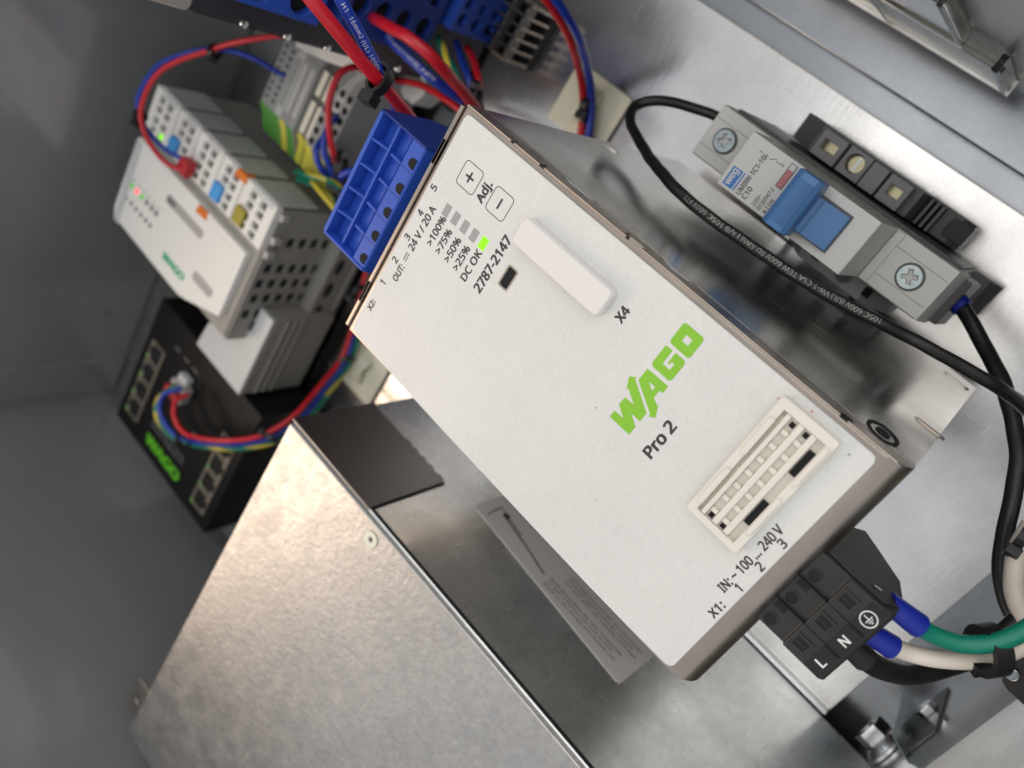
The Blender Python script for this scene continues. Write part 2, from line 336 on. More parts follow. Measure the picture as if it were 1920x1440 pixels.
def phillips(name, c, r, parent, mt='screw_zinc'):
    """pan head screw seen from +z with a cross recess"""
    x, y, z = c; a, b = r*.17, r*.62
    cross = [(x-a, y-b), (x+a, y-b), (x+a, y-a), (x+b, y-a), (x+b, y+a), (x+a, y+a), (x+a, y+b), (x-a, y+b), (x-a, y+a), (x-b, y+a), (x-b, y-a), (x-a, y-a)]
    ro = math.radians(28); cross = [(x+(p-x)*math.cos(ro)-(q-y)*math.sin(ro), y+(p-x)*math.sin(ro)+(q-y)*math.cos(ro)) for p, q in cross]
    o = MB().plate(circ(x, y, r, 36), [cross], z-.9, z, bevel=.12).build(name, mt, parent)
    MB().prism(circ(x, y, r*.9, 24), z-1.3, z-1.0).build('recess', 'screw_zinc', o); return o
# ================================================================== the cabinet
o = MB().box(-282, 120, -52, 386, -2, 0, .5).build('mounting_plate', 'plate_zinc'); struct(o)
o = MB().box(-420, 128.2, -120, 420, -14, -11).box(129.6, 152, -120, 420, -14, -8.5, .8).box(-421, 153, -121, 421, -17, -15.5).build('cabinet_back_wall', 'back_metal'); struct(o)
o = MB().box(-420, 158, 388, 391, -14, 218).build('cabinet_top_wall', 'paint_grey'); struct(o)
MB().box(-281, -254, 386.4, 388.2, 1, 218, .6).build('seam_strip', 'paint_grey', o)
MB().cyl((-214, 386.6, 26), 'y', 1.6, 1.4, 14).build('rivet', 'screw_zinc', o)
o = MB().box(-292, -288.5, -120, 387.9, -11, 218).build('cabinet_left_wall', 'paint_grey'); struct(o)
o = MB().box(150, 154, -120, 387.9, -8.4, 150).build('cabinet_right_wall', 'wall_metal'); struct(o)
o = MB().box(-288.4, 150, -73, -70, -11, 66).build('cabinet_floor', 'paint_light'); struct(o)
MB().box(-288.4, 150, -72.5, -68.2, 67, 128, .5).build('gland_plate', 'plate_zinc', o)
MB().box(-288.4, 150, -73, -66, 129, 150, .8).build('front_lip', 'paint_grey', o)
# clear guard on the right wall
t = thing('clear_guard', 'clear plastic guard strip along the shiny right cabinet wall', 'plastic guard', (149, 130, 10))
MB().box(145.6, 147.4, 48, 330, 14, 44, .4).build('pane', 'clear_plastic', t)
for k, y in enumerate((49.5, 92, 137, 181)): MB().box(144.6, 149.6, y-1, y+1, 12.5, 48, .3).build('rib', 'clear_plastic', t)
MB().box(144.4, 149.8, 47.6, 330, 11, 13.4, .4).build('rail', 'wall_metal', t)
MB().box(145.9, 147.2, 60, 330, 56, 92, .4).build('pane', 'clear_plastic', t)
for y in (61, 120, 170): MB().box(145.2, 149.4, y-.8, y+.8, 54, 93, .3).build('rib', 'clear_plastic', t)
MB().box(145.0, 149.6, 60, 330, 49, 53, .5).build('rail', 'clear_plastic', t)
t = thing('thumb_screw', 'small shiny round screw beside the clear guard', 'screw', (149, 40, 10))
MB().cyl((146.5, 39, 9), 'z', 3.1, 4, 24, bevel=.7).build('head', 'bright_zinc', t); MB().cyl((146.5, 39, -9), 'z', 1.8, 18, 16).build('shank', 'bright_zinc', t)
# DIN rail behind the breaker
def din(name, label, x0, x1, yc, z=0.2):
    prof = [(-17.5, 7.5), (-17.5, 6.4), (-13.6, 6.4), (-13.6, 0), (13.6, 0), (13.6, 6.4), (17.5, 6.4), (17.5, 7.5), (12.4, 7.5), (12.4, 1.1), (-12.4, 1.1), (-12.4, 7.5)]
    return tag(MB().prism([(yc+a, z+b) for a, b in prof], x0, x1, 'x', .12, 1).build(name, 'bright_zinc'), label, 'mounting rail')
din('din_rail', 'bright zinc mounting rail with its cut end beside the dark terminals', -58, 110.4, 62.5)
# ================================================================== power supply
psu = thing('power_supply', 'white fronted steel power supply with a green logo in the centre', 'power supply', (35, 60, 13))
def arc(cx, cy, r, a0, a1, n): return [(cx+r*math.cos(math.radians(a0+(a1-a0)*i/n)), cy+r*math.sin(math.radians(a0+(a1-a0)*i/n))) for i in range(n+1)]
MB().prism([(126.2, 141.5), (126.2, 148.4), (125, 149.5)]+arc(1.2, 142.3, 7.2, 90, 180, 10)+[(-6, 141.5)], -1.2, 70.3, 'x', .35, 2, 28).build('front_sheet', 'edge_steel', psu)  # darker brown metal: the bottom roll's dark reflection is put into the colour
prof = [(126.1, 13), (126.1, 141.4), (-5.9, 141.4), (-5.9, 13)]
hs = MB().prism(prof, -1.2, 70.3, 'x', .35, 2, 28).build('housing', 'steel', psu)
MB().box(-1.5, -1.15, 4, 118, 22, 140, .1).build('glare_blocker', 'plc_grey', psu)  # added on the unseen side to dull the lamp's reflection in the box
# bright folded lip along the right and top edge, with the gaps of the folding tabs
for a, b in ((-3, 9.0), (10.8, 66.0), (70.4, 97.5), (99, 108.2), (109.2, 125.4)):
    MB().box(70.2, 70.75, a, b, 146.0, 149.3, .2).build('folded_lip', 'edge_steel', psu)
for a, b in ((8, 15), (16.5, 60.2), (61.5, 69.5)):
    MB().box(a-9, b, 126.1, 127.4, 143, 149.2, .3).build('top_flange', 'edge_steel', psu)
def leaf(yc, zc, L, W, tilt, name, mt='steel', h=.45, top=70.3):
    pts = [(-L/2, 0), (-L*.32, W/2), (L*.2, W/2), (L/2, 0), (L*.25, -W*.35), (-L*.3, -W*.4)]
    ca, sa = math.cos(math.radians(tilt)), math.sin(math.radians(tilt))
    if mt != 'black_hole': MB().prism([(yc+(a*ca-b*sa)*1.07+.15, zc+(a*sa+b*ca)*1.12-.25) for a, b in pts], top-.3, top+.05, 'x').build('cut_line', 'shadow_gap', hs)
    return MB().prism([(yc+a*ca-b*sa, zc+a*sa+b*ca) for a, b in pts], top-.3, top+h, 'x', .12, 1).build(name, mt, hs)
leaf(89.5, 143.5, 10, 3.2, 6, 'pressed_tab'); leaf(57.5, 144.0, 9.5, 3.2, 6, 'pressed_tab'); leaf(68.0, 147.6, 7, 3.4, 0, 'pressed_tab', 'edge_steel', .9)
leaf(121, 79, 7, 1.6, 8, 'pressed_tab'); leaf(0, 27, 9, 1.8, 5, 'pressed_tab'); leaf(-3.2, 106, 8, 1.6, 4, 'pressed_tab', 'edge_steel'); leaf(9.6, 148.0, 3.2, 2.2, 0, 'notch', 'black_hole', .55)
# screw recess near the lower right corner: ring, dark well, screw
MB().plate(circ(3.0, 137.6, 3.9, 28, 5.2), [circ(3.0, 137.6, 3.0, 28, 4.2)], 70.2, 70.5, 'x').build('screw_ring', 'black_hole', hs)
MB().cyl((70.25, 3.0, 137.6), 'x', 1.7, .35, 20).build('screw', 'black_hole', hs)
# the printed white front, its left edge slightly bowed
out = [(69, 1.6), (68.8, .6), (67.6, 0), (1.6, 0), (.4, .4), (-.2, 1.6), (-.7, 14), (-1.0, 28), (-1.1, 45), (-1.1, 64), (-1.1, 82), (-.9, 98), (-.6, 112), (-.3, 121), (0.2, 123.4), (1.4, 124), (67.4, 124), (68.7, 123.5), (69, 122.4)]
slot_r = rrect(41.3, 46.7, 88.5, 91.2, .5, 3)
fr = MB().plate(out, [slot_r], 149.3, 150, 'z', .12).build('front_plate', 'label_white', psu)
MB().plate(rrect(40.95, 47.05, 88.15, 91.55, .6, 3), [slot_r], 149.9, 150.12).build('slot_rim', 'edge_steel', psu)
MB().box(41.2, 46.8, 88.4, 91.3, 148.2, 149.62).build('slot', 'black_hole', psu)
Z = 150.0; UX_, UY_ = (1, 0, 0), (0, 1, 0)
def pt(s, x0, x1, y, mt='ink', bold=.022, h=None): return text(s, (x0, y, Z), UX_, UY_, x1-x0, mt, fr, bold, h)
for s, x in (('5', 48.5), ('4', 40.8), ('3', 33.1), ('2', 25.6), ('1', 17.9)): pt(s, x-(.4 if s == '1' else .7), x+(.4 if s == '1' else .7), 122.0, h=2.15)
pt('X2:', 8.6, 12.0, 121.8); pt('OUT:', 21.0, 26.0, 119.0, h=2.1); pt('24 V / 20 A', 31.0, 44.6, 119.2, h=2.3)
MB().box(27.4, 29.8, 119.5, 119.75, Z, Z+.05).box(27.4, 28.1, 118.7, 118.95, Z, Z+.05).box(28.3, 28.9, 118.7, 118.95, Z, Z+.05).box(29.1, 29.8, 118.7, 118.95, Z, Z+.05).build('dc_symbol', 'ink', fr)
for s, x0, x1, y in (('>100%', 35.7, 44.4, 114.9), ('>75%', 35.7, 42.9, 111.4), ('>50%', 35.7, 42.9, 107.8), ('>25%', 35.7, 42.9, 104.3), ('DC OK', 35.2, 44.3, 100.7)): pt(s, x0, x1, y, h=2.2)
pt('2787-2147', 35.6, 52.1, 95.6, bold=.03, h=2.75)
for k, y in enumerate((115.1, 111.6, 108.0, 104.4)): MB().box(44.6, 47.9, y-1.05, y+1.05, Z-.1, Z+.05).build('status_light', 'led_off', psu)
MB().box(44.7, 48.0, 99.8, 102.0, Z-.1, Z+.12, .1).build('status_light', 'led_green', psu)['label'] = 'glowing green status light'
for y, s in ((113.9, '+'), (102.6, '-')):
    btn = MB().plate(rrect(53.5, 60.3, y-3.3, y+3.3, 1.1), [rrect(53.68, 60.12, y-3.12, y+3.12, .95)], Z-.05, Z+.05).build('button_outline', 'ink', fr)
    mb = MB().box(55.5, 58.3, y-.27, y+.27, Z, Z+.06)
    if s == '+': mb.box(56.63, 57.17, y-1.4, y-.28, Z, Z+.06).box(56.63, 57.17, y+.28, y+1.4, Z, Z+.06)
    mb.build('plus_sign' if s == '+' else 'minus_sign', 'ink', fr)
pt('Adj.', 53.7, 59.5, 107.9, bold=.03)
pt('X4', 54.6, 58.5, 60.1, bold=.03); pt('Pro 2', 35.2, 45.4, 35.6, bold=.032, h=3.0)
pt('IN: ~ 100 ... 240 V', 24.0, 44.6, 4.2, h=2.3); 
for s, x in (('1', 27.4), ('2', 34.7), ('3', 42.1)): pt(s, x-(.42 if s == '1' else .75), x+(.42 if s == '1' else .75), 1.75, h=2.2)
pt('X1:', 17.6, 22.0, 1.9, h=2.1)
# the green logo, letter by letter
ring = rrect(58.9, 64.65, 41.6, 47.5, .8, 3)
MB().plate(ring, [rect(60.95, 62.7, 43.6, 45.4)], Z-.02, Z+.06).build('logo_letter', 'logo_green', fr)
def poly(pts, name='logo_letter', mt='logo_green', par=None, z0=Z-.02, z1=Z+.06): return MB().prism(pts, z0, z1).build(name, mt, par or fr)
poly([(57.85, 47.65), (57.95, 45.7), (54.15, 45.7), (54.12, 43.5), (55.85, 43.5), (55.85, 44.35), (55.0, 44.35), (55.0, 44.85), (58.0, 44.85), (58.0, 42.2), (57.4, 41.65), (52.7, 41.75), (52.1, 42.3), (52.1, 47.1), (52.7, 47.7)])
MB().plate([(50.9, 47.75), (51.05, 41.55), (49.05, 41.5), (48.95, 42.5), (46.85, 42.55), (45.8, 40.85), (46.35, 40.75), (43.45, 39.4), (42.55, 40.9), (43.2, 40.75), (47.4, 47.8)], [[(48.86, 45.75), (48.88, 43.8), (47.6, 43.76)]], Z-.02, Z+.06).build('logo_letter', 'logo_green', fr)
poly([(46.57, 50.05), (47.63, 48.55), (47.02, 48.6), (42.76, 41.61), (40.23, 41.66), (40.2, 44.5), (38.46, 41.7), (35.94, 41.74), (35.87, 47.97), (37.8, 47.93), (37.95, 45.1), (39.75, 47.97), (42.04, 47.9), (42.2, 45.1), (44.3, 48.6), (43.6, 48.62)])
# blank pale patch stays where the square code was: nothing printed there
# X4 cover cap
MB().prism(rrect(52.6, 60.0, 63.7, 93.2, 1.5), 149.9, 153.2, 'z', .7, 3).build('cover_cap', 'cap_white', psu)
# marker holder low on the front
hx0, hx1, hy0, hy1 = 33.8, 67.1, 6.9, 21.2
def H(a, b): return (hx0+a*(hx1-hx0), hy0+b*(hy1-hy0))
hd = MB().plate(rrect(hx0, hx1, hy0, hy1, .8, 3), [rect(hx0+1.6, hx1-2.2, hy0+1.9, hy1-2.0)], 149.9, 152.4, 'z', .25).build('marker_holder', 'holder_cream', psu)
MB().box(hx0+1.5, hx1-2.1, hy0+1.8, hy1-1.9, 149.9, 150.5).build('floor_panel', 'holder_cream', hd)
for y in (11.4, 14.55): MB().box(hx0+1.7, hx1-2.3, y-.72, y+.72, 150.4, 152.0, .25).build('rail', 'holder_cream', hd)
MB().box(hx0+1.7, hx1-2.3, 17.2, 18.3, 150.4, 152.2, .25).build('rail', 'holder_cream', hd)
for x0, x1 in ((37.2, 47.5), (52.0, 62.2)):
    MB().box(x0, x1, 19.0, 20.4, 152.2, 153.1, .35).build('clip', 'holder_cream', hd)
    MB().box(x0+.5, x1+1.2, 18.4, 18.95, 150.4, 150.75).build('pocket', 'marker_cream', hd)
    MB().box(x0+2.2, x1+2.5, 7.3, 8.6, 152.2, 153.0, .35).build('clip', 'holder_cream', hd)
    MB().box(x0+3.0, x1-.6, 8.95, 10.45, 150.4, 150.9).build('window', 'black_hole', hd)
for k in range(7):
    for y in (12.98, 16.25):
        MB().box(37.0+k*3.9, 38.1+k*3.9, y-.86, y+.86, 150.4, 151.5, .15).build('divider', 'holder_cream', hd)
for x, y in ((36.0, 12.9), (36.2, 16.2), (63.4, 12.9), (63.2, 16.2)): MB().box(x-.8, x+.4, y-.55, y+.55, 150.45, 150.75).build('pin_hole', 'black_hole', hd)
for x, y, r in ((66.9, 19.6, .32), (67.6, 15.2, .22), (65.2, 21.9, .18)): MB().prism(circ(x, y, r, 7), Z, Z+.04).build('red_mark', 'red_ink', fr)
# ================================================================== blue output plug
cn = thing('output_plug', 'blue five pole plug on top of the white power supply', 'plug', (33, 127, 120), 'wire plugs')
x0, x1 = 12.8, 53.6; pw = (x1-x0-1.6)/5
prof = [(127.3, 108), (127.3, 131), (129.5, 134), (133.6, 144.6), (134.2, 145), (139.0, 145), (139.0, 142.2), (151.6, 140.8), (152.2, 139), (150, 112), (146, 105), (140, 104), (138, 108)]
MB().prism(prof, x0+.8, x1-.6, 'x', .2, 1).build('body', 'blue_plastic', cn)
MB().prism([(127.5, 107), (127.5, 131), (129.5, 134.2), (133.6, 145.0), (134.2, 145.4), (152.0, 145.4), (153.0, 144.6), (152.2, 124), (149, 116), (150.3, 112), (147, 104), (140, 103), (137.5, 107)], x1-.6, x1, 'x', .15, 1).build('end_plate', 'blue_deep', cn)
MB().prism([(127.5, 118), (127.5, 131), (133.6, 145.0), (134.2, 145.4), (152.4, 145.4), (153.0, 144.6), (152.2, 124), (149, 118)], x0, x0+.8, 'x', .15, 1).build('end_plate', 'blue_plastic', cn)
MB().box(x0+.8, x1-.6, 151.6, 153.0, 136, 145.4, .2).build('top_rim', 'blue_plastic', cn)
MB().box(x0+.8, x1-.6, 145.2, 146.0, 138, 144.0, .15).build('cross_rib', 'blue_plastic', cn)
MB().prism([(139, 143.4), (139.6, 144.6), (139.6, 141), (139, 141)], x0+.8, x1-.6, 'x').build('step_rib', 'blue_plastic', cn)
for k in range(5):
    xl = x0+.8+k*pw
    if k: 
        MB().prism([(139.0, 141.5), (139.0, 144.4), (144, 144.2), (145.3, 142.0)], xl-.3, xl+.3, 'x').build('rib', 'blue_plastic', cn)
        MB().prism([(145.9, 141.5), (145.9, 143.2), (151.8, 145.2), (151.8, 140)], xl-.3, xl+.3, 'x').build('rib', 'blue_plastic', cn)
        MB().box(xl-.12, xl+.12, 134.0, 139, 145.0, 145.06).build('seam', 'blue_deep', cn)
    cx = xl+pw*.32
    hole = [(cx-1.5, 134.3), (cx+1.5, 134.3)]+[(cx+1.5*math.cos(a), 135.4+1.5*math.sin(a)) for a in [math.pi*i/10 for i in range(11)]]
    MB().prism(hole, 143, 145.07).build('release_hole', 'black_hole', cn)
# ================================================================== black input plug
ip = thing('input_plug', 'black three pole plug marked L and N under the power supply', 'plug', (35, -8, 120), 'wire plugs')
x0, x1 = 23.4, 45.2; pw = (x1-x0)/3
prof = [(-6.2, 122), (-4.2, 126), (-4.2, 145.2), (-5.0, 146.2), (-12.2, 146.0), (-12.6, 146.9), (-22.2, 146.7), (-23.2, 145.6), (-23.4, 136), (-21, 128), (-14, 122), (-9, 118)]
bd = MB().prism(prof, x0, x1, 'x', .25, 1).build('body', 'black_plastic', ip)
MB().prism([(-6.0, 127), (-4.8, 130), (-4.8, 144.0), (-11, 144.6), (-20, 144.4), (-22.4, 142), (-22.6, 137), (-20.6, 130), (-14, 125.5), (-9, 125)], x1-.02, x1+.35, 'x', .12, 1).build('end_plate', 'black_plastic', ip)
for k in range(3):
    cx = x0+pw*(k+.5)
    MB().plate(circ(cx-1.5, -7.2, 1.75, 22), [circ(cx-1.5, -7.2, 1.4, 22)], 146.0, 146.3).build('test_ring', 'black_plastic', ip)
    MB().prism(circ(cx-1.5, -7.2, 1.42, 22), 145.4, 146.22).build('test_hole', 'black_hole', ip)
    if k < 2:
        MB().prism(rect(cx+1.4, cx+3.6, -8.4, -5.5), 145.4, 146.24).build('clamp_slot', 'black_hole', ip); MB().box(cx+1.5, cx+1.8, -8.2, -5.7, 146.1, 146.3).build('slot_edge', 'black_plastic', ip)
    MB().plate(rect(cx-2.1, cx+1.6, -17.0, -12.9), [rect(cx-1.4, cx+.9, -16.4, -13.5)], 146.7, 147.1, 'z').build('lever_frame', 'black_plastic', ip)
    MB().prism(rect(cx-1.4, cx+.9, -16.4, -13.5), 146.5, 146.98).build('lever_slot', 'black_hole', ip)
    MB().box(cx-.55, cx-.35, -16.2, -13.6, 146.9, 147.02).build('slot_edge', 'black_plastic', ip)
    if k: MB().box(cx-pw/2-.1, cx-pw/2+.1, -22, -5, 146.1, 146.98).build('seam', 'black_hole', ip)
    MB().box(cx-pw/2+.3, cx+pw/2-.3, -22.0, -18.2, 146.5, 147.02, .1).build('marking_field', 'black_gloss', ip)
text('L', (x0+pw*.5-.75, -20.1, 147.02), UX_, UY_, 1.5, 'ink_white', ip, .015, 2.3); text('N', (x0+pw*1.5-.9, -20.1, 147.02), UX_, UY_, 1.8, 'ink_white', ip, .015, 2.2)
ex, ey = x0+pw*2.5, -20.1
MB().plate(circ(ex, ey, 1.85, 28), [circ(ex, ey, 1.6, 28)], 147.02, 147.08).build('earth_symbol', 'ink_white', ip)
MB().box(ex-.1, ex+.1, ey, ey+1.2, 147.02, 147.08).box(ex-1.0, ex+1.0, ey-.2, ey, 147.02, 147.08).box(ex-.65, ex+.65, ey-.65, ey-.47, 147.02, 147.08).box(ex-.3, ex+.3, ey-1.08, ey-.9, 147.02, 147.08).build('earth_symbol', 'ink_white', ip)
# ================================================================== galvanised charger box on the left
bx = thing('charger_box', 'large galvanised sheet steel box left of the power supply', 'metal box', (-160, 40, 0))
MB().box(-261, -63.4, -140, 147.2, 3, 122.6, .8, 3).build('housing', 'zinc_side', bx)
MB().box(-261.2, -64.6, -140, 147.4, 122.4, 124.0, .7, 3).build('front_cover', 'zinc_front', bx)
MB().prism([(102.6, 82.5), (102.6, 122.9), (104, 123.6), (147.6, 123.6), (147.6, 64), (146, 63)][:2]+[(103.4, 123.4), (147.5, 123.4), (147.5, 82.5)], -63.5, -62.5, 'x', .3).build('folded_tab', 'zinc_tab', bx)
MB().box(-63.3, -62.95, 102.0, 102.5, 83, 122).build('tab_gap', 'black_hole', bx)
for k, y in enumerate((104.5, 110, 114.6, 119.2, 123.6, 146.0)): MB().box(-63.4, -62.9, y, y+2.6, 81.6, 82.4).build('slit', 'black_hole', bx)
MB().box(-63.5, -63.2, -140, 101.8, 120.9, 122.3).build('edge_groove', 'shadow_gap', bx)
MB().box(-63.4, -61.4, -52, 120, .2, 2.4, .7, 3).build('foot_flange', 'bright_zinc', bx)
sc = MB().plate(circ(-70.2, 95.4, 2.9, 30), [circ(-70.2, 95.4, 1.2, 18)], 123.9, 124.5, bevel=.15).build('washer', 'marker_cream', bx)
sc = MB().cyl((-70.2, 95.4, 123.9), 'z', 1.35, .45, 18, bevel=.2).build('screw', 'screw_zinc', bx); MB().prism(circ(-70.2, 95.4, .7, 6), 124.3, 124.42).build('socket', 'black_hole', sc)
MB().plate(rect(-262, -240, 147.8, 160), [circ(-250, 154, 3)], 117, 118.2, 'z', .2).build('mounting_ear', 'edge_steel', bx)
st = MB().prism([(7.5, 58.5), (7.0, 60), (8, 84.5), (9.5, 85.5), (87.5, 78.5), (89, 77), (88.5, 52), (87, 50)], -63.4, -63.15, 'x').build('sticker', 'sticker', bx)
lines = ['recharge the charge and discharge', 'until the battery charge module', 'on the 24V DC supply voltage', '', 'Push the button for min. 5 seconds', 'i.e. with a flat pen tip until an LED', 'Ready on the charge and module unit']
for k, s in enumerate(lines):
    if s: text(s, (-63.12, 51.0-(.5 if k > 3 else 4.5), 64.0+k*2.45), (0, -1, 0), (0, 0, -1), 33 if k % 2 else 36, 'sticker_ink', st, .01, 1.5)
MB().prism([(80, 69), (66, 71.8), (53, 75.5), (53, 74.6), (66, 70.9), (80, 68)], -63.14, -63.1, 'x').build('printed_line', 'sticker_ink', st)
MB().prism([(84, 76), (84.6, 66), (84, 66), (83.5, 76)], -63.14, -63.1, 'x').prism([(84, 66.4), (70, 69.5), (70, 69), (84, 65.9)], -63.14, -63.1, 'x').prism(circ(80, 67.6, 1.6, 12), -63.14, -63.1, 'x').build('printed_diagram', 'sticker_ink', st)
# ================================================================== circuit breaker
mc = thing('circuit_breaker', 'grey circuit breaker with a blue toggle on the right', 'circuit breaker', (90, 62, 8))
bx0, bx1 = 81.6, 98.9
MB().prism([(19, 9), (19, 44), (17.2, 46), (17.2, 52), (19, 60), (39.5, 60), (40.6, 79.6), (41, 80), (84.8, 80), (85.2, 79.6), (86, 60), (105, 60), (106.6, 52), (106.6, 46), (105, 44), (105, 9)], bx0, bx1, 'x', .35, 2).build('body', 'breaker_grey', mc)
for y0, y1, yc in ((87.0, 104.6, 97.8), (19.6, 38.6, 28.2)):
    MB().box(bx0+.1, bx0+.35, y0, y1, 59.9, 60.1).box(bx0+4.0, bx0+4.15, y0, y1, 60.0, 60.06).box(bx1-4.15, bx1-4, y0, y1, 60.0, 60.06).build('seam', 'print_grey', mc)
    MB().plate(circ(90.2, yc, 4.1, 36), [circ(90.2, yc, 3.55, 36)], 59.9, 60.12).build('screw_well', 'print_grey', mc)
    phillips('screw', (90.2, yc, 60.9), 3.5, mc)
MB().box(81.9, 98.6, 36.6, 39.2, 58, 61.2, .3).build('step', 'breaker_grey', mc)
MB().box(bx1-.05, bx1+.9, 20, 104, 9, 50, .3).build('side_shell', 'terminal_dark', mc)
MB().prism([(15.6, 30), (13.8, 34), (15, 50), (18.9, 52), (18.9, 30)], 82.6, 97.6, 'x', .4).build('bottom_clamp', 'terminal_dark', mc)
MB().prism([(9.5, 9), (9.5, 12), (13, 18), (19, 20), (19, 9)], 86, 99.4, 'x', .5).build('rail_latch', 'terminal_dark', mc)
# toggle
tg = MB().prism([(47.6, 80), (47.6, 82.2), (58.8, 84.8), (58.8, 80)], 84.6, 95.4, 'x', .3).build('toggle', 'lever_blue', mc)
MB().prism([(57.0, 83), (56.6, 90.6), (58, 92.2), (62.4, 92.6), (64.4, 91), (65.2, 83)], 82.6, 99.2, 'x', .5, 3).build('grip', 'lever_blue', tg)
for k in range(8): MB().box(84.6, 97.2, 58.0+k*.62, 58.25+k*.62, 92.1, 92.75).build('grip_ridge', 'lever_blue', tg)
MB().box(84.8, 95.2, 55.2, 55.6, 83.9, 84.5, .1).build('grip_ridge', 'lever_blue', tg)
MB().box(84.0, 96.0, 47.2, 65.5, 79.9, 80.1).build('toggle_slot', 'print_grey', mc)
MB().box(90.5, 98.0, 68.0, 70.3, 79.9, 80.08).build('window_frame', 'print_grey', mc)
MB().box(90.8, 96.0, 68.3, 70.0, 80.0, 80.16).build('indicator', 'red_window', mc); MB().box(96.1, 97.8, 68.3, 70.0, 80.0, 80.14).build('indicator', 'ink_white', mc)
zb = 80.02
lg = MB().prism(rect(82.6, 88.4, 80.2, 83.6), 79.9, zb+.05).build('logo_block', 'weg_blue', mc); MB().box(82.6, 88.4, 79.3, 79.75, 79.9, zb+.05).build('logo_line', 'weg_blue', mc)
text('weg', (83.0, 81.9, zb+.05), UX_, UY_, 5.0, 'ink_white', lg, .03, 2.4)
def bt(s, x0, x1, y, h, b=.015): text(s, (x0, y, zb), UX_, UY_, x1-x0, 'print_grey', mc, b, h)
bt('UMBW-1C1-10', 82.6, 95.2, 77.8, 1.7, .03); bt('C10', 82.6, 86.3, 75.6, 1.7, .03); bt('230V~', 82.6, 86.4, 72.0, 1.3); bt('IEC60947-2', 82.6, 89.6, 70.2, 1.3); bt('I ON', 84.2, 87.2, 68.2, 1.3); bt('O OFF', 84.2, 88.2, 66.2, 1.3); bt('10kA', 93.6, 97.2, 66.6, 1.2); bt('1', 95.3, 95.7, 79.4, 1.1); bt('2', 95.6, 96.4, 72.2, 1.1)
MB().prism([(82.6, 67.7), (83.8, 67.7), (83.2, 68.8)], zb-.05, zb+.03).build('up_mark', 'print_grey', mc); MB().prism([(82.6, 66.7), (83.8, 66.7), (83.2, 65.6)], zb-.05, zb+.03).build('down_mark', 'print_grey', mc)
MB().box(95.4, 95.6, 76.6, 78.4, zb-.05, zb+.03).box(94.8, 96.2, 77.4, 77.6, zb-.04, zb+.04).prism([(95.4, 76.2), (96.5, 74.4), (96.3, 74.3), (95.2, 76.1)], zb-.05, zb+.03).box(95.8, 96.0, 73, 74.2, zb-.05, zb+.03).build('circuit_symbol', 'print_grey', mc)
# small terminal behind the toggle side, between breaker and power supply
gt = thing('rail_terminal', 'pale grey rail terminal half hidden between breaker and power supply', 'terminal', (77, 50, 8), 'rail terminals')
MB().prism([(30, 9), (30, 26), (38, 40), (62, 40), (70, 26), (70, 9)], 73.2, 80.6, 'x', .3).build('body', 'terminal_pale', gt)
MB().plate(circ(77, 46, 2.9, 24), [circ(77, 46, 2.3, 24)], 39.9, 40.3).build('screw_well', 'terminal_grey', gt); MB().cyl((77, 46, 39.7), 'z', 2.3, .4, 20).build('screw', 'terminal_dark', gt)
MB().box(75.5, 78.6, 55, 58, 39.8, 40.2).build('entry', 'black_hole', gt); MB().box(75.5, 78.6, 34.8+1, 37.4+1, 38.8, 40.1).build('entry', 'black_hole', gt)
# dark terminal at the rail end
dt = thing('rail_terminal', 'dark grey rail terminal with brass contacts right of the breaker', 'terminal', (106, 62, 8), 'rail terminals')
MB().prism([(27.5, 9), (27.5, 20), (31, 25), (42, 29), (44, 37), (82, 37), (84, 29), (90.5, 27), (93, 22), (93, 9)], 100.6, 110.0, 'x', .4).build('body', 'terminal_dark', dt)
for y0, y1 in ((70.5, 79.5), (55.2, 60.8), (46.5, 54.4)): MB().plate(rect(100.8, 109.4, y0, y1), [rect(103.6, 106.8, y0+1.8, y1-1.8)] if y1-y0 > 6.5 else [], 37, 41.6, 'z', .2).build('upper_block', 'terminal_mid', dt)
for y in (75.0, 50.4): MB().box(103.6, 106.8, y-2.6, y+2.6, 36.9, 37.2).build('contact', 'brass', dt)
MB().plate(rect(100.8, 109.5, 61.4, 69.8), [circ(105.4, 65.6, 3.0, 26)], 37, 40.6, 'z', .15).build('screw_block', 'terminal_mid', dt)
MB().cyl((105.4, 65.6, 37.0), 'z', 2.65, .5, 22).build('contact', 'brass', dt); MB().box(103.2, 107.6, 65.2, 66.0, 37.4, 37.62).build('contact', 'screw_zinc', dt)
for y in (40.6, 38.6, 36.6): MB().box(100.8, 109.6, y, y+1.0, 27, 33.5, .2).build('fin', 'terminal_dark', dt)
MB().prism([(28, 19), (33, 25), (33, 28), (27, 22)], 102.4, 108.7, 'x', .3).build('clip_foot', 'terminal_dark', dt)
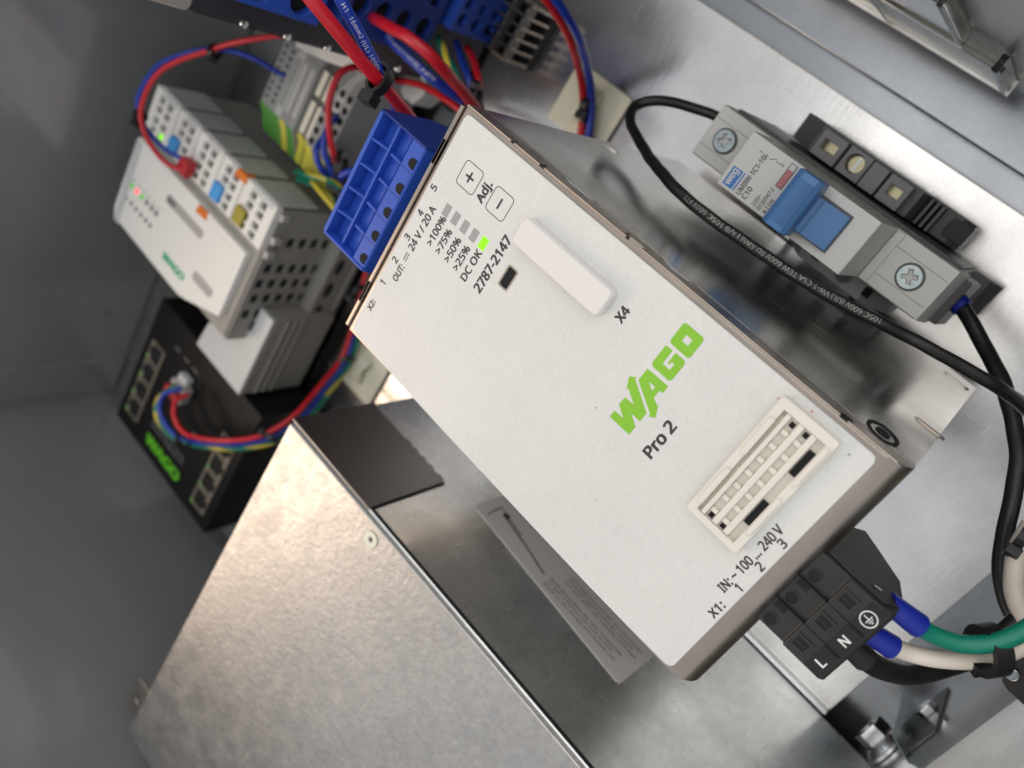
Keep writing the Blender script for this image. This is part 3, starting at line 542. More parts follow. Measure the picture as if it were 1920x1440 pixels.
# ================================================================== upper module
um = thing('converter_module', 'dark converter module with blue plugs at the top edge', 'converter', (80, 262, 80))
MB().box(35.6, 118, 240, 330, 3, 158, .6).build('housing', 'module_dark', um)
MB().box(34.9, 118.6, 239.2, 331, 146, 162, 2.2, 4).build('front_frame', 'module_front', um)
for zr in (126.0, 107.2, 87.9, 48.6, 31.4):
    MB().cyl((36.6, 240.2, zr), (0, -1, 0), 1.5, 1.3, 14, bevel=.5).build('rivet', 'bright_zinc', um)
MB().box(35.2, 35.7, 240.6, 330, 6, 144, .15).build('side_seam', 'black_hole', um)
def plug(label, x0, x1, z0, z1, depth, n, mt, y=240, rows=((.3, 2.4, 'r'), (.68, 2.0, 's'))):
    t = thing('module_plug', label, 'plug', (x0, y, z0), 'blue plugs on the converter module')
    zs = (z1-z0)/n; holes = []
    for k in range(n):
        zc = z0+zs*(k+.5)
        for f, r, kind in rows:
            xc = x0+(x1-x0)*f; r = min(r, zs*.36)
            holes.append(circ(xc, zc, r, 16) if kind == 'r' else rect(xc-r*.8, xc+r*.8, zc-r, zc+r))
    MB().box(x0, x1, y-depth+3, y-.2, z0, z1, .4).build('core', 'black_hole', t)
    MB().plate(rect(x0-.6, x1+.6, z0-.6, z1+.6), holes, y-depth, y-depth+3.2, 'y', .2).build('face', mt, t)
    MB().box(x0-.6, x0+.4, y-depth+3.1, y-.1, z0-.6, z1+.6, .2).box(x0+.4, x1+.6, y-depth+3.1, y-.1, z0-.6, z0+.3, .2).box(x0+.4, x1+.6, y-depth+3.1, y-.1, z1-.3, z1+.6, .2).build('shell', mt, t)
    return t
pa = plug('largest blue plug with a plus mark nearest the module front', 46.5, 74, 106, 141, 10, 2, 'blue_plastic', rows=((.23, 5.3, 'r'), (.72, 4.4, 's')))
text('+', (49.0, 229.9, 138), (0, 0, -1), (1, 0, 0), 2.6, 'ink_white', pa, .02)
pb = plug('middle blue plug on the dark converter module', 47.5, 82, 50, 96, 10, 4, 'blue_deep', rows=((.30, 4.0, 'r'), (.62, 2.6, 's')))
pc = plug('small pale blue three pole plug at the module rear', 62, 80, 18, 45, 13, 3, 'blue_plastic', rows=((.25, 2.7, 'r'), (.62, 2.2, 's')))
for k in range(5): MB().box(76, 112, 236.5, 240.1, 2.6+k*3.6, 4.2+k*3.6, .2).build('cooling_fin', 'edge_steel', um)
# ================================================================== terminal row on the upper rail
N = 10
tg_grp = 'terminals in the row on the upper rail'
for k in range(N):
    y1 = 309-k*5.35; y0 = y1-5.15
    pos = ['outermost', 'second', 'third', 'fourth', 'fifth', 'sixth', 'seventh', 'eighth', 'ninth', 'innermost'][k]
    colr = 'terminal_pale' if k in (2, 8) else 'terminal_grey'
    t = thing('row_terminal', ('light grey' if colr == 'terminal_pale' else 'grey')+' row terminal, '+pos+' counted from the left edge of the photo', 'terminal', (-4, (y0+y1)/2, 8), tg_grp)
    z1 = 46 if k not in (5, 6) else 43
    MB().prism([(-30, 9), (-34, 24), (-33, 38), (-24, z1-3), (-20, z1), (12, z1), (18, z1-3), (25, 36), (26, 22), (22, 9)], y0, y1, 'y', .25, 1).build('body', colr if k not in (5, 6) else 'terminal_dark', t)
    end = 'term_green' if k < 5 else 'term_yellow'
    MB().prism([(-34.6, 24), (-33.6, 38.4), (-24, z1-2.6), (-20, z1+.3), (-19, z1+.3), (-19, z1-6), (-30, 24)], y0+.4, y1-.4, 'y', .15, 1).build('end_marker', end if k % 3 else ('term_yellow' if k else 'term_green'), t)
    if k in (5, 6):
        for xa, xb in ((-18, -2), (1, 13)): MB().box(xa, xb, y0+.9, y1-.9, z1-.1, z1+.7, .1).build('marker_strip', 'marker_cream', t)
    if k in (0, 1, 8, 9, 7):
        for j in range(6 if k > 6 else 8):
            xh = (-16+j*5.4) if k > 6 else (-15+j*3.6)
            MB().prism(circ(xh, (y0+y1)/2, 1.75 if k > 6 else .9, 14), z1-.2, z1+.12).build('wire_hole', 'black_hole', t)
    if k in (2, 3, 4): MB().box(-14, 10, y0+1.2, y1-1.2, z1-.05, z1+.25, .05).build('bridge_slot', 'terminal_pale' if k != 2 else 'terminal_grey', t)
tag(MB().box(-6, -3, 225, 350, .3, 1.4).box(-21, -18, 225, 350, 6.4, 7.5).box(9, 12, 225, 350, 6.4, 7.5).box(-18, -17, 225, 350, .3, 6.4).box(8, 9, 225, 350, .3, 6.4).box(-17, -6, 225, 350, .3, 1.4).box(-3, 8, 225, 350, .3, 1.4).build('din_rail', 'bright_zinc'), 'zinc mounting rail under the row terminals', 'mounting rail')
eb = thing('end_bracket', 'white plastic end bracket at the head of the terminal row', 'bracket', (22, 285, 20), 'white rail brackets')
MB().prism([(14, 297), (18, 299), (27, 276), (31, 254), (26, 252), (19, 275)], 34, 50, 'z', .6).build('body', 'clip_white', eb)
wc = thing('end_bracket', 'ribbed white plastic clip under the converter module', 'bracket', (27, 252, 10), 'white rail brackets')
MB().prism([(27.12, 263.91), (33.46, 245.15), (27.49, 242.74), (20.08, 247.05), (20.91, 254.72)], 8, 22, 'z', .8).build('body', 'clip_white', wc)
for ax_, ay_, bx_, by_ in ((26.8, 262.1, 20.3, 251.2), (27.8, 259.2, 21.7, 249.8), (28.7, 256.4, 23.0, 248.4), (29.7, 253.6, 24.4, 247.0), (30.6, 250.8, 25.7, 245.7), (31.6, 248.0, 27.1, 244.3)):
    MB().tube([(ax_, ay_, 22.0), (bx_, by_, 22.0)], .55, 8).build('rib', 'clip_white', wc)
hk = thing('heat_sink', 'dark finned heat sink behind the wires at the top of the plate', 'heat sink', (72, 224, 2))
MB().box(60, 85, 214, 237, .2, 5, .3).build('base', 'shadow_gap', hk)
for k in range(6): MB().box(60.6+k*4.6, 61.9+k*4.6, 213.5, 237.5, 4.8, 22, .2).build('fin', 'edge_steel', hk)
for k in range(3): MB().box(60.2, 85.4, 216+k*8, 217.4+k*8, 14, 20, .2).build('cross_bar', 'dull_zinc', hk)
# ================================================================== controller, mounted sideways
pl = thing('controller', 'white programmable controller with coloured levers and perforated grey side', 'controller', (-85, 300, 8))
DN, RT = (0, -1, 0), (1, 0, 0)
MB().box(-119, -43.4, 253.6, 357, 9, 62, .6).build('body', 'plc_side', pl)
holes = [rrect(x-2.7, x+2.7, z-2.5, z+2.5, .7, 2) for r_, x in enumerate((-103.5, -94, -85, -76, -61)) for z in ((55.5, 48, 40.5, 33, 25.5) if r_ % 2 else (56.5, 49, 41.5, 34, 26.5))]
MB().plate(rect(-119, -43.4, 9, 61.8), holes, 251.6, 252.6, 'y').build('vent_panel', 'plc_side', pl); MB().box(-118, -44.5, 252.5, 253.6, 10, 61).build('vent_shadow', 'black_hole', pl)
for k in range(9): MB().box(-118.5, -44, 251.2, 251.65, 12+k*1.6, 12.7+k*1.6).build('vent_rib', 'plc_side', pl)
# white cover with its lamps, logo and buttons
cv = MB().prism([(-72.2, 258.6), (-72.2, 357.4), (-75, 358.4), (-115, 358.4), (-120, 356), (-121, 300), (-121, 290), (-119.5, 284), (-110, 258.6)], 61, 65.4, 'z', .7).build('front_cover', 'plc_white', pl)
MB().prism([(-73.5, 357.6), (-120.4, 355.0), (-120.6, 350), (-73.5, 352.2)], 65.2, 65.7).build('cover_edge', 'plc_pale', pl)
zc = 65.45
for k, (x, y, c) in enumerate(((-96.6, 349.7, 'led_dim'), (-96.6, 344.7, 'led_red'), (-96.6, 339.7, 'led_dim'), (-96.6, 334.7, 'print_grey'), (-96.6, 329.9, 'print_grey'), (-96.6, 325.4, 'print_grey'))):
    MB().cyl((x, y, zc-.1), 'z', 1.5, .3, 12).build('status_light', c, cv); MB().cyl((x-8.3, y+1.2, zc-.1), 'z', 1.25, .25, 12).build('status_light', 'print_grey', cv)
for k in range(6): text(('RUN', 'SYS', 'I/O', 'MS', 'NS', 'U')[k], (-93.2, 350.8-k*5, zc), DN, RT, 2.6, 'ink_grey', cv, .01, 1.2)
text('WAGO', (-110.8, 310.5, zc), DN, RT, 20.5, 'logo_teal', cv, .05, 4.2)
MB().prism(rrect(-106.6, -101.6, 268, 285, 2.2), zc-.3, zc+.3).build('flap', 'plc_grey', cv)
MB().prism(rrect(-86.8, -82.0, 289, 322, 1.6), zc-.3, zc+.35, 'z', .3).build('card_slot', 'plc_grey', cv); MB().box(-85.8, -83, 314, 320.5, zc+.2, zc+.5).build('card_opening', 'print_grey', cv)
MB().prism(rrect(-95, -76, 262, 282, 1.2), zc-.3, zc+.25, 'z', .2).build('service_flap', 'plc_white', cv)
for x, y in ((-74.6, 295), (-44.0, 280)): MB().prism([(x-2.4, y+4.4), (x+2.0, y+3.4), (x+2.4, y-3.6), (x-1.8, y-4.8)], 60, 66.2, 'z', .5).build('latch', 'orange', pl)
MB().box(-72, -66.2, 253, 356, 56, 58.6, .2).build('recess_strip', 'plc_grey', pl)
cols = [(335.6, 356.6), (316.6, 334.8), (296.0, 315.8), (277.4, 295.2), (252.4, 276.6)]
for k, (ya, yb) in enumerate(cols):
    hs_ = []
    for r_ in range(2):
        for c_ in range(2):
            for g_ in (0, 1):
                yc = ya+(yb-ya)*(.34+.34*c_); xc = -47.4-r_*5.0-g_*10.8
                hs_.append(rrect(xc-1.8, xc+1.8, yc-2.3, yc+2.3, .5, 2))
    md = MB().plate(rect(-66.0, -42.6, ya, yb), hs_, 61.5, 65.2, 'z', .15).build('terminal_module', 'plc_white', pl)
    MB().box(-65.6, -43, ya+.3, yb-.3, 61, 62.6).build('socket', 'black_hole', md)
    MB().box(-45.2, -43.4, ya+2, yb-6, 65.1, 65.4).build('marker', 'plc_pale', md)
    MB().box(-42.8, -41.6, ya+1, yb-2, 40, 64.0, .2).build('side_rib', 'plc_pale', md)
for x, y, c in ((-60.0, 330.5, 'sky_blue'), (-59.8, 291.3, 'sky_blue'), (-59.6, 271.8, 'olive')): MB().box(x-4.6, x+4.2, y-4.2, y+2.6, 65, 67.4, .7).build('lever', c, pl)
MB().cyl((-62.6, 341.5, 65), 'z', 1.4, .5, 12).build('status_light', 'led_green', pl)
for x, y in ((-58, 249.4), (-46, 250.4), (-66, 249.8)): MB().box(x-2.6, x+1.0, y-1.2, y+1.8, 58, 62.5, .25).build('end_hook', 'plc_grey', pl)
rp = thing('wire_plug', 'small red plug on the front of the white controller', 'plug', (-60, 313, 66), 'small signal plugs')
MB().box(-64.8, -57.2, 309.5, 316.2, 65.4, 71.5, .8).build('body', 'red_plug', rp); MB().box(-66.8, -64.6, 311, 320.4, 65.6, 69, .5).build('lever', 'red_plug', rp)
# pale lower wing of the controller
wing = [(-147.6, 240), (-147.6, 281), (-131, 279), (-119.4, 262), (-112, 250.8), (-99, 250.8), (-99, 240)]
MB().prism(wing, 9, 47.4, 'z', .5).build('wing_body', 'plc_side', pl); MB().prism(wing, 47.5, 50, 'z', .7).build('wing_front', 'plc_pale', pl)
MB().box(-147.5, -44, 245.5, 251.4, 3, 24, .3).build('lower_side', 'plc_side', pl)
for k in range(3): MB().box(-147, -99.5, 238.9, 239.9, 29+k*5, 31+k*5, .2).build('side_ridge', 'plc_side', pl)
for k in range(6): MB().prism(circ(-143+k*14.5, 17, 4.6, 16, 2.3), 245.2, 245.55, 'y').build('oval_vent', 'black_hole', pl)
for k in range(2): MB().box(-147, -44, 244.9, 245.5, 6+k*16, 7.4+k*16, .15).build('side_ridge', 'plc_grey', pl)
MB().box(-113.5, -108, 250, 253, 47, 50.4).build('latch_gap', 'black_hole', pl)
# ================================================================== ethernet switch
sw = thing('network_switch', 'black network switch with two rows of metal framed ports', 'network switch', (-200, 274, 0))
MB().box(-240, -150, 224, 324, 6, 44.4, 1.0, 3).build('housing', 'switch_black', sw)
def port(x, y, d):
    p = MB().plate(rect(x-6.4, x+6.4, y-6.8*d, y+6.2*d), [[(x-5.6, y-5.4*d), (x+5.6, y-5.4*d), (x+5.6, y+3.4*d), (x+3, y+3.4*d), (x+3, y+5.6*d), (x-3, y+5.6*d), (x-3, y+3.4*d), (x-5.6, y+3.4*d)]], 44.2, 45.4, 'z', .15).build('port', 'port_metal', sw)
    MB().box(x-5, x+5, y-5, y+5, 44.3, 44.6).build('socket', 'black_hole', p); MB().box(x-5.6, x-4.6, y+4.9, y+5.9, 45.2, 45.6).build('port_light', 'led_dim', p)
for k in range(4): port(-222.5+k*13.6, 311.5, 1)
for k in range(4): port(-224.5+k*13.6, 236.2, -1)
text('WAGO', (-229.5, 294, 44.45), DN, RT, 36, 'logo_lime', sw, .06, 7.2)
text('8-Port 100Base-TX', (-219.5, 294, 44.45), DN, RT, 34, 'ink_grey', sw, .0, 1.9); text('Industrial ECO Switch', (-216, 294, 44.45), DN, RT, 34, 'ink_grey', sw, .0, 1.6)
text('ECO', (-198, 262, 44.45), DN, RT, 9, 'ink_white', sw, .0, 3.2)
MB().cyl((-190, 291, 44.3), 'z', 1.5, .5, 12).build('status_light', 'led_green', sw)
for k in range(3): text('PWR', (-166, 300-k*9, 44.45), DN, RT, 5, 'ink_grey', sw, 0, 1.6)
tp = thing('wire_plug', 'small red and white plug on the black network switch', 'plug', (-181, 280, 44.5), 'small signal plugs')
MB().box(-186, -176, 274, 287, 44.6, 50.5, .7).build('body', 'plc_grey', tp); MB().box(-184.5, -179, 281, 286, 50.4, 54, .6).box(-184.5, -179, 275, 280, 50.4, 54, .6).build('clamp', 'red_plug', tp); MB().box(-176.4, -171, 277, 285, 44.6, 49, .6).build('tail_block', 'plc_pale', tp)
# ================================================================== cable tie mounts on the plate
def mount(label, x0, x1, y0, y1):
    t = thing('tie_mount', label, 'tie mount', ((x0+x1)/2, (y0+y1)/2, 0), 'cream cable tie mounts'); xc, yc = (x0+x1)/2, (y0+y1)/2
    MB().prism(rrect(x0, x1, y0, y1, 1.2), .1, 2.2, 'z', .5).build('base', 'cream', t)
    for a in (-1, 1): MB().prism([(xc+a*3, 2.1), (xc+a*9, 2.1), (xc+a*6, 5.4), (xc+a*3, 6)], yc-4, yc+4, 'y', .4).build('loop', 'cream', t)
    MB().box(xc-3.2, xc+3.2, yc-3, yc+3, 4.6, 6.2, .4).build('bridge', 'cream', t)
mount('cream tie mount above the breaker under red and blue wires', 50, 76.5, 163, 194)
mount('cream tie mount between the controller and the metal box', -128, -98, 199, 228)
# ================================================================== wires
wg = 'insulated wires'
wa, Pa = wire('breaker_wire', 'black printed wire looping from the breaker top along the power supply', [(93.84, 108.88, 46.00), (91.82, 117.59, 50.00), (88.26, 125.98, 56.00), (82.83, 130.85, 60.00), (78.79, 126.71, 66.00), (76.26, 113.21, 76.00), (76.20, 93.05, 93.85), (76.20, 75.52, 100.42), (76.40, 62.04, 96.81), (77.00, 48.29, 95.59), (78.00, 36.15, 91.86), (79.50, 24.50, 88.77), (81.00, 13.46, 83.82), (83.00, 1.96, 86.30), (85.50, -10.10, 93.66), (88.00, -17.21, 116.74)], 1.7, 'wire_black')
text_on_wire('UL  AWM 1015  RU  AWM I A/B 105C 600V FT1   1015 14 AWG', Pa, 2.15, 96, 1.9, 'ink_white', wa, (.25, -.15, .95), True, .012, 1.0) if False else None
text_on_wire('105C 600V (UL) VW-1 CSA TEW 600V RU AWM I A/B 105C 600V FT1', Pa, 1.7, 62.0, 1.75, 'ink_worn', wa, (.35, .0, .93), True, .006, 1.02)
wb, Pb = wire('breaker_wire', 'black wire leaving the breaker bottom through a blue ferrule', [(91.59, 16.70, 44.00), (89.66, 10.76, 46.00), (86.23, 1.10, 52.00), (81.68, -10.18, 62.00), (73.33, -22.03, 72.00), (61.46, -30.80, 76.00), (50.68, -37.37, 78.00), (44.20, -43.97, 80.00), (40.91, -52.12, 82.00), (40.91, -59.01, 84.00)], 2.2, 'wire_black')
def ferrule(label, a, b, r, mt='ferrule_blue'):
    a, b = Vector(a), Vector(b); d = b-a
    t = thing('ferrule', label, 'ferrule', a, 'wire ferrules')
    MB().cyl(a, d, r*.86, d.length, 24, r, bevel=.25).build('collar', mt, t); MB().cyl(a-d.normalized()*5, d, 1.2, 5.2, 12).build('sleeve', 'bright_zinc', t)
ferrule('blue ferrule under the circuit breaker', (91.94, 20.33, 44.00), (90.55, 12.62, 46.00), 3.1)
ferrule('blue ferrule on the green earth wire', (44.01, -20.86, 139.00), (42.80, -28.98, 134.00), 2.7)
ferrule('blue ferrule on the white neutral wire', (35.59, -20.83, 139.00), (35.04, -28.78, 134.00), 2.7)
ferrule('black ferrule on the live wire at plug terminal L', (30.22, -21.69, 138.00), (28.47, -27.00, 134.00), 2.9, 'black_plastic')
wire('earth_wire', 'thick green earth wire from the black plug', [(43.02, -27.36, 135.00), (42.47, -31.74, 132.00), (44.16, -37.17, 129.00), (47.86, -41.05, 127.00), (52.44, -43.16, 125.00), (58.14, -44.92, 122.00)], 2.0, 'green_wire')
wire('neutral_wire', 'thick cream white wire from the black plug', [(35.18, -27.20, 135.00), (34.81, -31.78, 130.00), (36.97, -37.55, 126.00), (40.70, -43.23, 121.00), (45.80, -46.55, 118.00), (53.04, -48.57, 115.00)], 2.0, 'white_wire')
wire('live_wire', 'thick black wire from the bottom of the black plug', [(28.79, -25.54, 135.00), (26.68, -31.13, 128.00), (26.68, -37.85, 118.00), (31.52, -43.92, 108.00), (38.83, -46.99, 100.00), (51.22, -48.07, 94.00)], 2.6, 'wire_black')
wire('neutral_wire', 'cream white wire curving at the right edge of the photo', [(63.78, -35.34, 88.00), (58.36, -36.82, 90.00), (52.94, -40.07, 92.00), (49.63, -43.75, 95.00), (47.21, -49.63, 98.00), (46.46, -54.58, 100.00)], 2.4, 'white_wire')
tie('black strap round the green and white wires', (45.40, -42.52, 124.00), ((47.38, -44.16, 122.00)[0]-(44.20, -40.74, 126.00)[0], (47.38, -44.16, 122.00)[1]-(44.20, -40.74, 126.00)[1], (47.38, -44.16, 122.00)[2]-(44.20, -40.74, 126.00)[2]), 4.2, (-.3, -.8, -1), 4.0, 1.5)
tie('black strap on the cream wire at the right edge', (60.56, -35.78, 90.00), (.2, -1, .1), 2.6, (-1, .2, .6), 2.4, .9)
ck = thing('cable_clamp', 'black plastic cable clamp at the lower right edge', 'cable clamp', (33.51, -57.87, 95.00))
MB().prism([(32.93, -54.48), (37.65, -52.82), (43.67, -53.54), (38.19, -61.87), (32.14, -62.25), (32.21, -56.86)], 86, 100, 'z', .9).build('body', 'black_plastic', ck)
MB().cyl((36.50, -54.55, 100.00), 'z', 1.6, 1.2, 16, bevel=.4).build('screw', 'screw_zinc', ck)
# power wires between converter module and power supply
red = [(75.47, 169.35, 176.00), (71.73, 163.29, 172.00), (66.57, 160.07, 162.00), (59.95, 158.18, 148.00), (52.95, 157.66, 132.00), (48.27, 157.31, 122.00)]
wire('power_wire', 'thick red wire crossing in front of the converter module', red, 1.85, 'red_wire')
bl, Pbl = wire('power_wire', 'thick blue printed wire beside the crossing red wire', [(78.75, 167.68, 168.00), (74.01, 163.20, 164.00), (68.52, 161.36, 156.00), (61.44, 159.61, 146.00), (52.05, 163.49, 130.00), (46.81, 163.81, 122.00)], 1.6, 'blue_wire')
text_on_wire('H1  16mm2 (UL) 1000V', Pbl, 1.6, 8, 1.5, 'ink_white', bl, (.4, -.3, .85), False, .0)
tie('black tie joining the thick red and blue wires', (59.36, 157.19, 146.00), ((52.95, 157.66, 132.00)[0]-(66.57, 160.07, 162.00)[0], (52.95, 157.66, 132.00)[1]-(66.57, 160.07, 162.00)[1], (52.95, 157.66, 132.00)[2]-(66.57, 160.07, 162.00)[2]), 3.6, (-1, -.3, .35), 3.0, 1.0, 2.2, hs=(4.6, 4.2, 3.4))
wire('power_wire', 'red wire leaving the middle blue module plug', [(54.91, 231.22, 82.00), (58.31, 214.66, 92.00), (60.93, 199.31, 96.00), (59.34, 189.91, 90.00), (53.37, 188.00, 74.00), (48.52, 187.16, 62.00), (40.92, 185.73, 48.00)], 2.1, 'red_wire')
b2, Pb2 = wire('power_wire', 'blue wire with white print below the red module wire', [(50.25, 233.64, 70.00), (51.30, 217.98, 78.00), (51.18, 201.65, 80.00), (49.29, 194.51, 72.00), (47.07, 191.04, 62.00), (40.50, 190.22, 48.00)], 1.8, 'blue_wire')
text_on_wire('H07V-K 4mm2 E148000 AWM', Pb2, 1.8, 8, 1.5, 'ink_white', b2, (.4, -.3, .85), False, .0)
wire('power_wire', 'red wire passing behind the white ribbed clip', [(25.12, 258.09, 26.00), (32.92, 238.20, 32.00), (36.19, 220.29, 36.00), (36.74, 207.82, 36.00), (33.93, 196.34, 34.00)], 1.5, 'red_wire')
wire('signal_wire', 'green and yellow striped wire in the small module plug', [(55.01, 234.26, 40.00), (54.62, 221.00, 50.00), (51.95, 209.23, 54.00), (48.06, 202.45, 52.00), (43.48, 199.46, 46.00), (36.32, 197.52, 38.00)], 1.6, 'green_wire', None, 'wire', 'yellow_wire')
wire('signal_wire', 'blue wire in the small module plug', [(56.47, 231.65, 32.00), (55.00, 215.76, 44.00), (51.58, 204.89, 48.00), (45.81, 201.71, 44.00), (39.14, 198.94, 38.00)], 1.4, 'blue_wire')
wire('signal_wire', 'dark red wire in the small module plug', [(56.22, 232.02, 24.00), (56.22, 216.77, 36.00), (52.58, 205.28, 42.00), (46.45, 201.88, 40.00), (39.59, 198.74, 36.00)], 1.4, 'red_wire')
tie('black tie behind the top corner of the power supply', (46.36, 196.60, 50.00), (.3, -1, -.3), 5.2, (1, -.3, .2), 2.8, 1.0)
wire('feed_wire', 'red wire of the pair on the cream mount above the breaker', [(95.69, 190.79, 66.00), (91.29, 184.54, 52.00), (84.70, 181.89, 36.00), (74.49, 180.88, 18.00), (64.99, 177.98, 9.00), (55.13, 173.02, 7.00), (46.94, 169.98, 6.00)], 1.65, 'red_wire')
wire('feed_wire', 'blue wire of the pair on the cream mount above the breaker', [(98.55, 188.86, 66.00), (93.07, 181.15, 52.00), (86.83, 178.02, 36.00), (76.44, 177.50, 18.00), (66.93, 174.75, 9.00), (57.15, 169.78, 7.00), (48.89, 166.95, 6.00)], 1.65, 'blue_wire')
tie('black tie on the cream mount above the breaker', (64.56, 175.42, 9.00), (.15, -1, -.05), 2.0, (-1, .1, .3), 3.0, 1.1, 3.6, hs=(4.6, 4.6, 3.6), tail=6)
# controller supply pair
wire('signal_wire', 'red wire looping over the white controller', [(-60.58, 309.57, 70.00), (-63.52, 315.59, 74.00), (-60.17, 322.82, 80.00), (-51.50, 328.46, 86.00), (-40.57, 330.82, 88.00), (-22.40, 327.80, 86.00), (-0.58, 308.78, 80.00), (12.34, 294.30, 77.00), (22.47, 282.00, 72.00)], 1.2, 'red_wire')
wire('signal_wire', 'blue wire looping over the white controller', [(-58.39, 314.34, 70.00), (-59.22, 321.66, 74.00), (-55.68, 327.99, 80.00), (-50.00, 332.66, 85.00), (-40.94, 336.32, 87.00), (-24.00, 333.28, 85.00), (-10.73, 322.91, 81.00), (-0.24, 309.43, 77.00), (4.31, 297.40, 70.00), (3.69, 286.86, 58.00)], 1.15, 'blue_wire')
tie('black tie at the top of the controller wire loop', (-1.64, 308.84, 79.00), (1, -.55, 0), 2.3, (-.3, -1, .5), 2.6, 1.0)
tie('black tie at the left of the controller wire loop', (-48.70, 332.09, 86.00), (.2, -1, 0), 2.3, (-1, .2, .4), 2.6, 1.0)
# wires at the terminal row
wire('terminal_wire', 'red wire bent over the end of the terminal row', [(25.72, 255.27, 46.00), (27.08, 255.14, 54.00), (22.39, 255.94, 60.00), (11.67, 253.69, 62.00), (1.69, 249.76, 60.00), (-8.08, 247.85, 54.00), (-17.26, 247.48, 46.00)], 1.5, 'red_wire')
wire('terminal_wire', 'blue wire rising beside the red terminal wire', [(1.42, 261.16, 46.00), (-3.86, 255.54, 54.00), (-11.87, 251.67, 54.00), (-18.91, 247.94, 48.00), (-24.20, 244.32, 40.00), (-31.55, 238.87, 32.00)], 1.45, 'blue_wire')
wire('terminal_wire', 'outer blue wire curving under the terminal row', [(-8.61, 262.45, 46.00), (-14.82, 257.94, 52.00), (-20.46, 254.20, 50.00), (-24.39, 250.01, 44.00), (-28.03, 243.62, 36.00)], 1.6, 'blue_wire')
wire('terminal_wire', 'short blue wire running towards the blue output plug', [(-16.50, 240.64, 50.00), (-11.39, 236.24, 50.00), (-6.70, 230.96, 44.00), (-3.55, 226.70, 36.00)], 1.8, 'blue_wire')
wire('terminal_wire', 'teal earth wire at the yellow terminal end', [(-33.07, 269.68, 46.00), (-26.72, 255.68, 52.00), (-22.84, 247.63, 50.00), (-24.94, 242.60, 42.00), (-32.52, 235.82, 34.00)], 1.5, 'green_wire', None, 'wire', 'yellow_wire')
wire('terminal_wire', 'lower teal earth wire under the yellow terminal end', [(-36.19, 268.52, 44.00), (-31.52, 256.91, 46.00), (-32.53, 247.78, 42.00), (-38.63, 237.53, 36.00)], 1.6, 'green_wire', None, 'wire', 'yellow_wire')
wire('terminal_wire', 'yellow wire below the teal earth wires', [(-29.65, 256.41, 48.00), (-30.87, 247.18, 48.00), (-34.25, 238.25, 44.00), (-41.45, 232.21, 36.00)], 1.3, 'yellow_wire')
tie('black tie below the red terminal wire', (-15.01, 246.59, 46.00), (.4, -1, -.4), 4.2, (1, .2, .5), 3.0, 1.1, tail=4)
tie('lower black tie left of the blue output plug', (-22.66, 240.08, 42.00), (.3, -1, -.4), 4.8, (-.3, -.4, 1), 3.0, 1.1)
# switch supply bundle
wire('switch_wire', 'red wire of the bundle feeding the black switch', [(-171.48, 267.71, 54.00), (-174.79, 267.45, 60.00), (-179.76, 260.87, 63.00), (-179.89, 247.39, 63.00), (-162.82, 224.83, 62.00), (-148.54, 211.49, 56.00), (-134.26, 206.81, 46.00), (-122.53, 212.70, 30.00), (-110.20, 220.27, 14.00), (-93.16, 225.45, 11.00), (-77.07, 230.25, 11.00), (-62.25, 235.20, 11.00)], 1.35, 'red_wire')
wire('switch_wire', 'blue wire of the bundle feeding the black switch', [(-172.27, 273.78, 54.00), (-180.33, 277.85, 60.00), (-188.57, 271.00, 62.00), (-188.97, 253.28, 60.00), (-167.54, 225.55, 58.00), (-151.68, 210.93, 50.00), (-137.63, 207.43, 38.00), (-125.73, 213.08, 24.00), (-110.57, 218.70, 12.00), (-93.75, 224.66, 9.00), (-76.47, 229.39, 9.00)], 1.3, 'blue_wire')
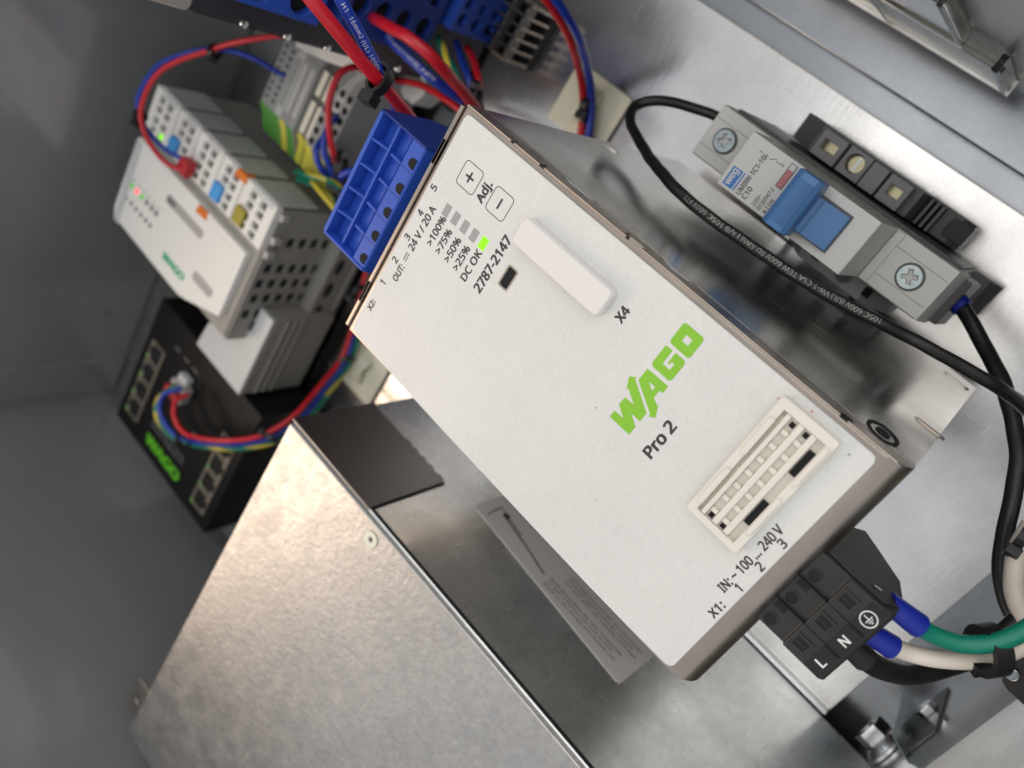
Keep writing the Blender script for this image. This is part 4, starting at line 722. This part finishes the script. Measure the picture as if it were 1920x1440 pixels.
wire('switch_wire', 'green and yellow wire of the bundle feeding the black switch', [(-176.12, 280.37, 52.00), (-188.77, 283.13, 57.00), (-197.22, 275.11, 58.00), (-195.19, 256.25, 56.00), (-172.27, 226.20, 54.00), (-154.20, 210.16, 46.00), (-139.43, 206.83, 34.00), (-127.77, 212.51, 20.00), (-112.39, 217.79, 9.00), (-94.29, 222.95, 7.00), (-76.97, 227.73, 7.00)], 1.3, 'green_wire', None, 'wire', 'yellow_wire')
tie('black tie on the switch bundle near the switch logo', (-185.85, 250.27, 61.00), (1, -.5, 0), 3.8, (.2, -.6, 1), 2.4, 1.0)
tie('black tie in the middle of the switch bundle', (-146.56, 207.63, 52.00), (1, .3, -.6), 3.8, (-.2, .6, .8), 2.4, 1.0)
tie('black tie on the cream mount beside the metal box', (-111.31, 219.41, 11.00), (.5, 1, 0), 4.0, (-1, .5, .5), 2.4, 1.0, tail=5)
tie('black tie on the bundle left of the blue output plug', (-75.81, 231.76, 12.00), (.3, 1, 0), 4.0, (-1, .3, .6), 2.6, 1.0)
# ================================================================== ground bolt on the cabinet floor
gb = thing('ground_bolt', 'shiny zinc hex bolt with washers at the bottom of the photo', 'bolt', (-44, -70, 19))
MB().cyl((-44, -69.9, 19), 'y', 9.0, 1.5, 32, bevel=.3).build('washer', 'bright_zinc', gb); MB().cyl((-44, -68.3, 19), 'y', 8.6, 2.6, 32, 6.4, bevel=.4).build('flange', 'bright_zinc', gb)
MB().cyl((-44, -65.6, 19), 'y', 6.2, 5.4, 6, bevel=.35).build('hex_head', 'bright_zinc', gb); MB().cyl((-44, -60.2, 19), 'y', 3.6, .6, 20, bevel=.4).build('shank', 'bright_zinc', gb)
lp = thing('bracket_plate', 'thin dark upright bracket plate beside the zinc bolt', 'bracket', (-26, -70, 20))
MB().prism([(-69.9, 12), (-61, 8), (-62.5, 40), (-69.9, 46)], -29.0, -28.5, 'x', .15).build('web', 'screw_zinc', lp); MB().box(-28.5, -17, -69.9, -69, 6, 40, .2).build('foot', 'dull_zinc', lp)
MB().cyl((-22.5, -69, 20), 'y', 3.6, 3.0, 6, bevel=.3).build('nut', 'bright_zinc', lp)
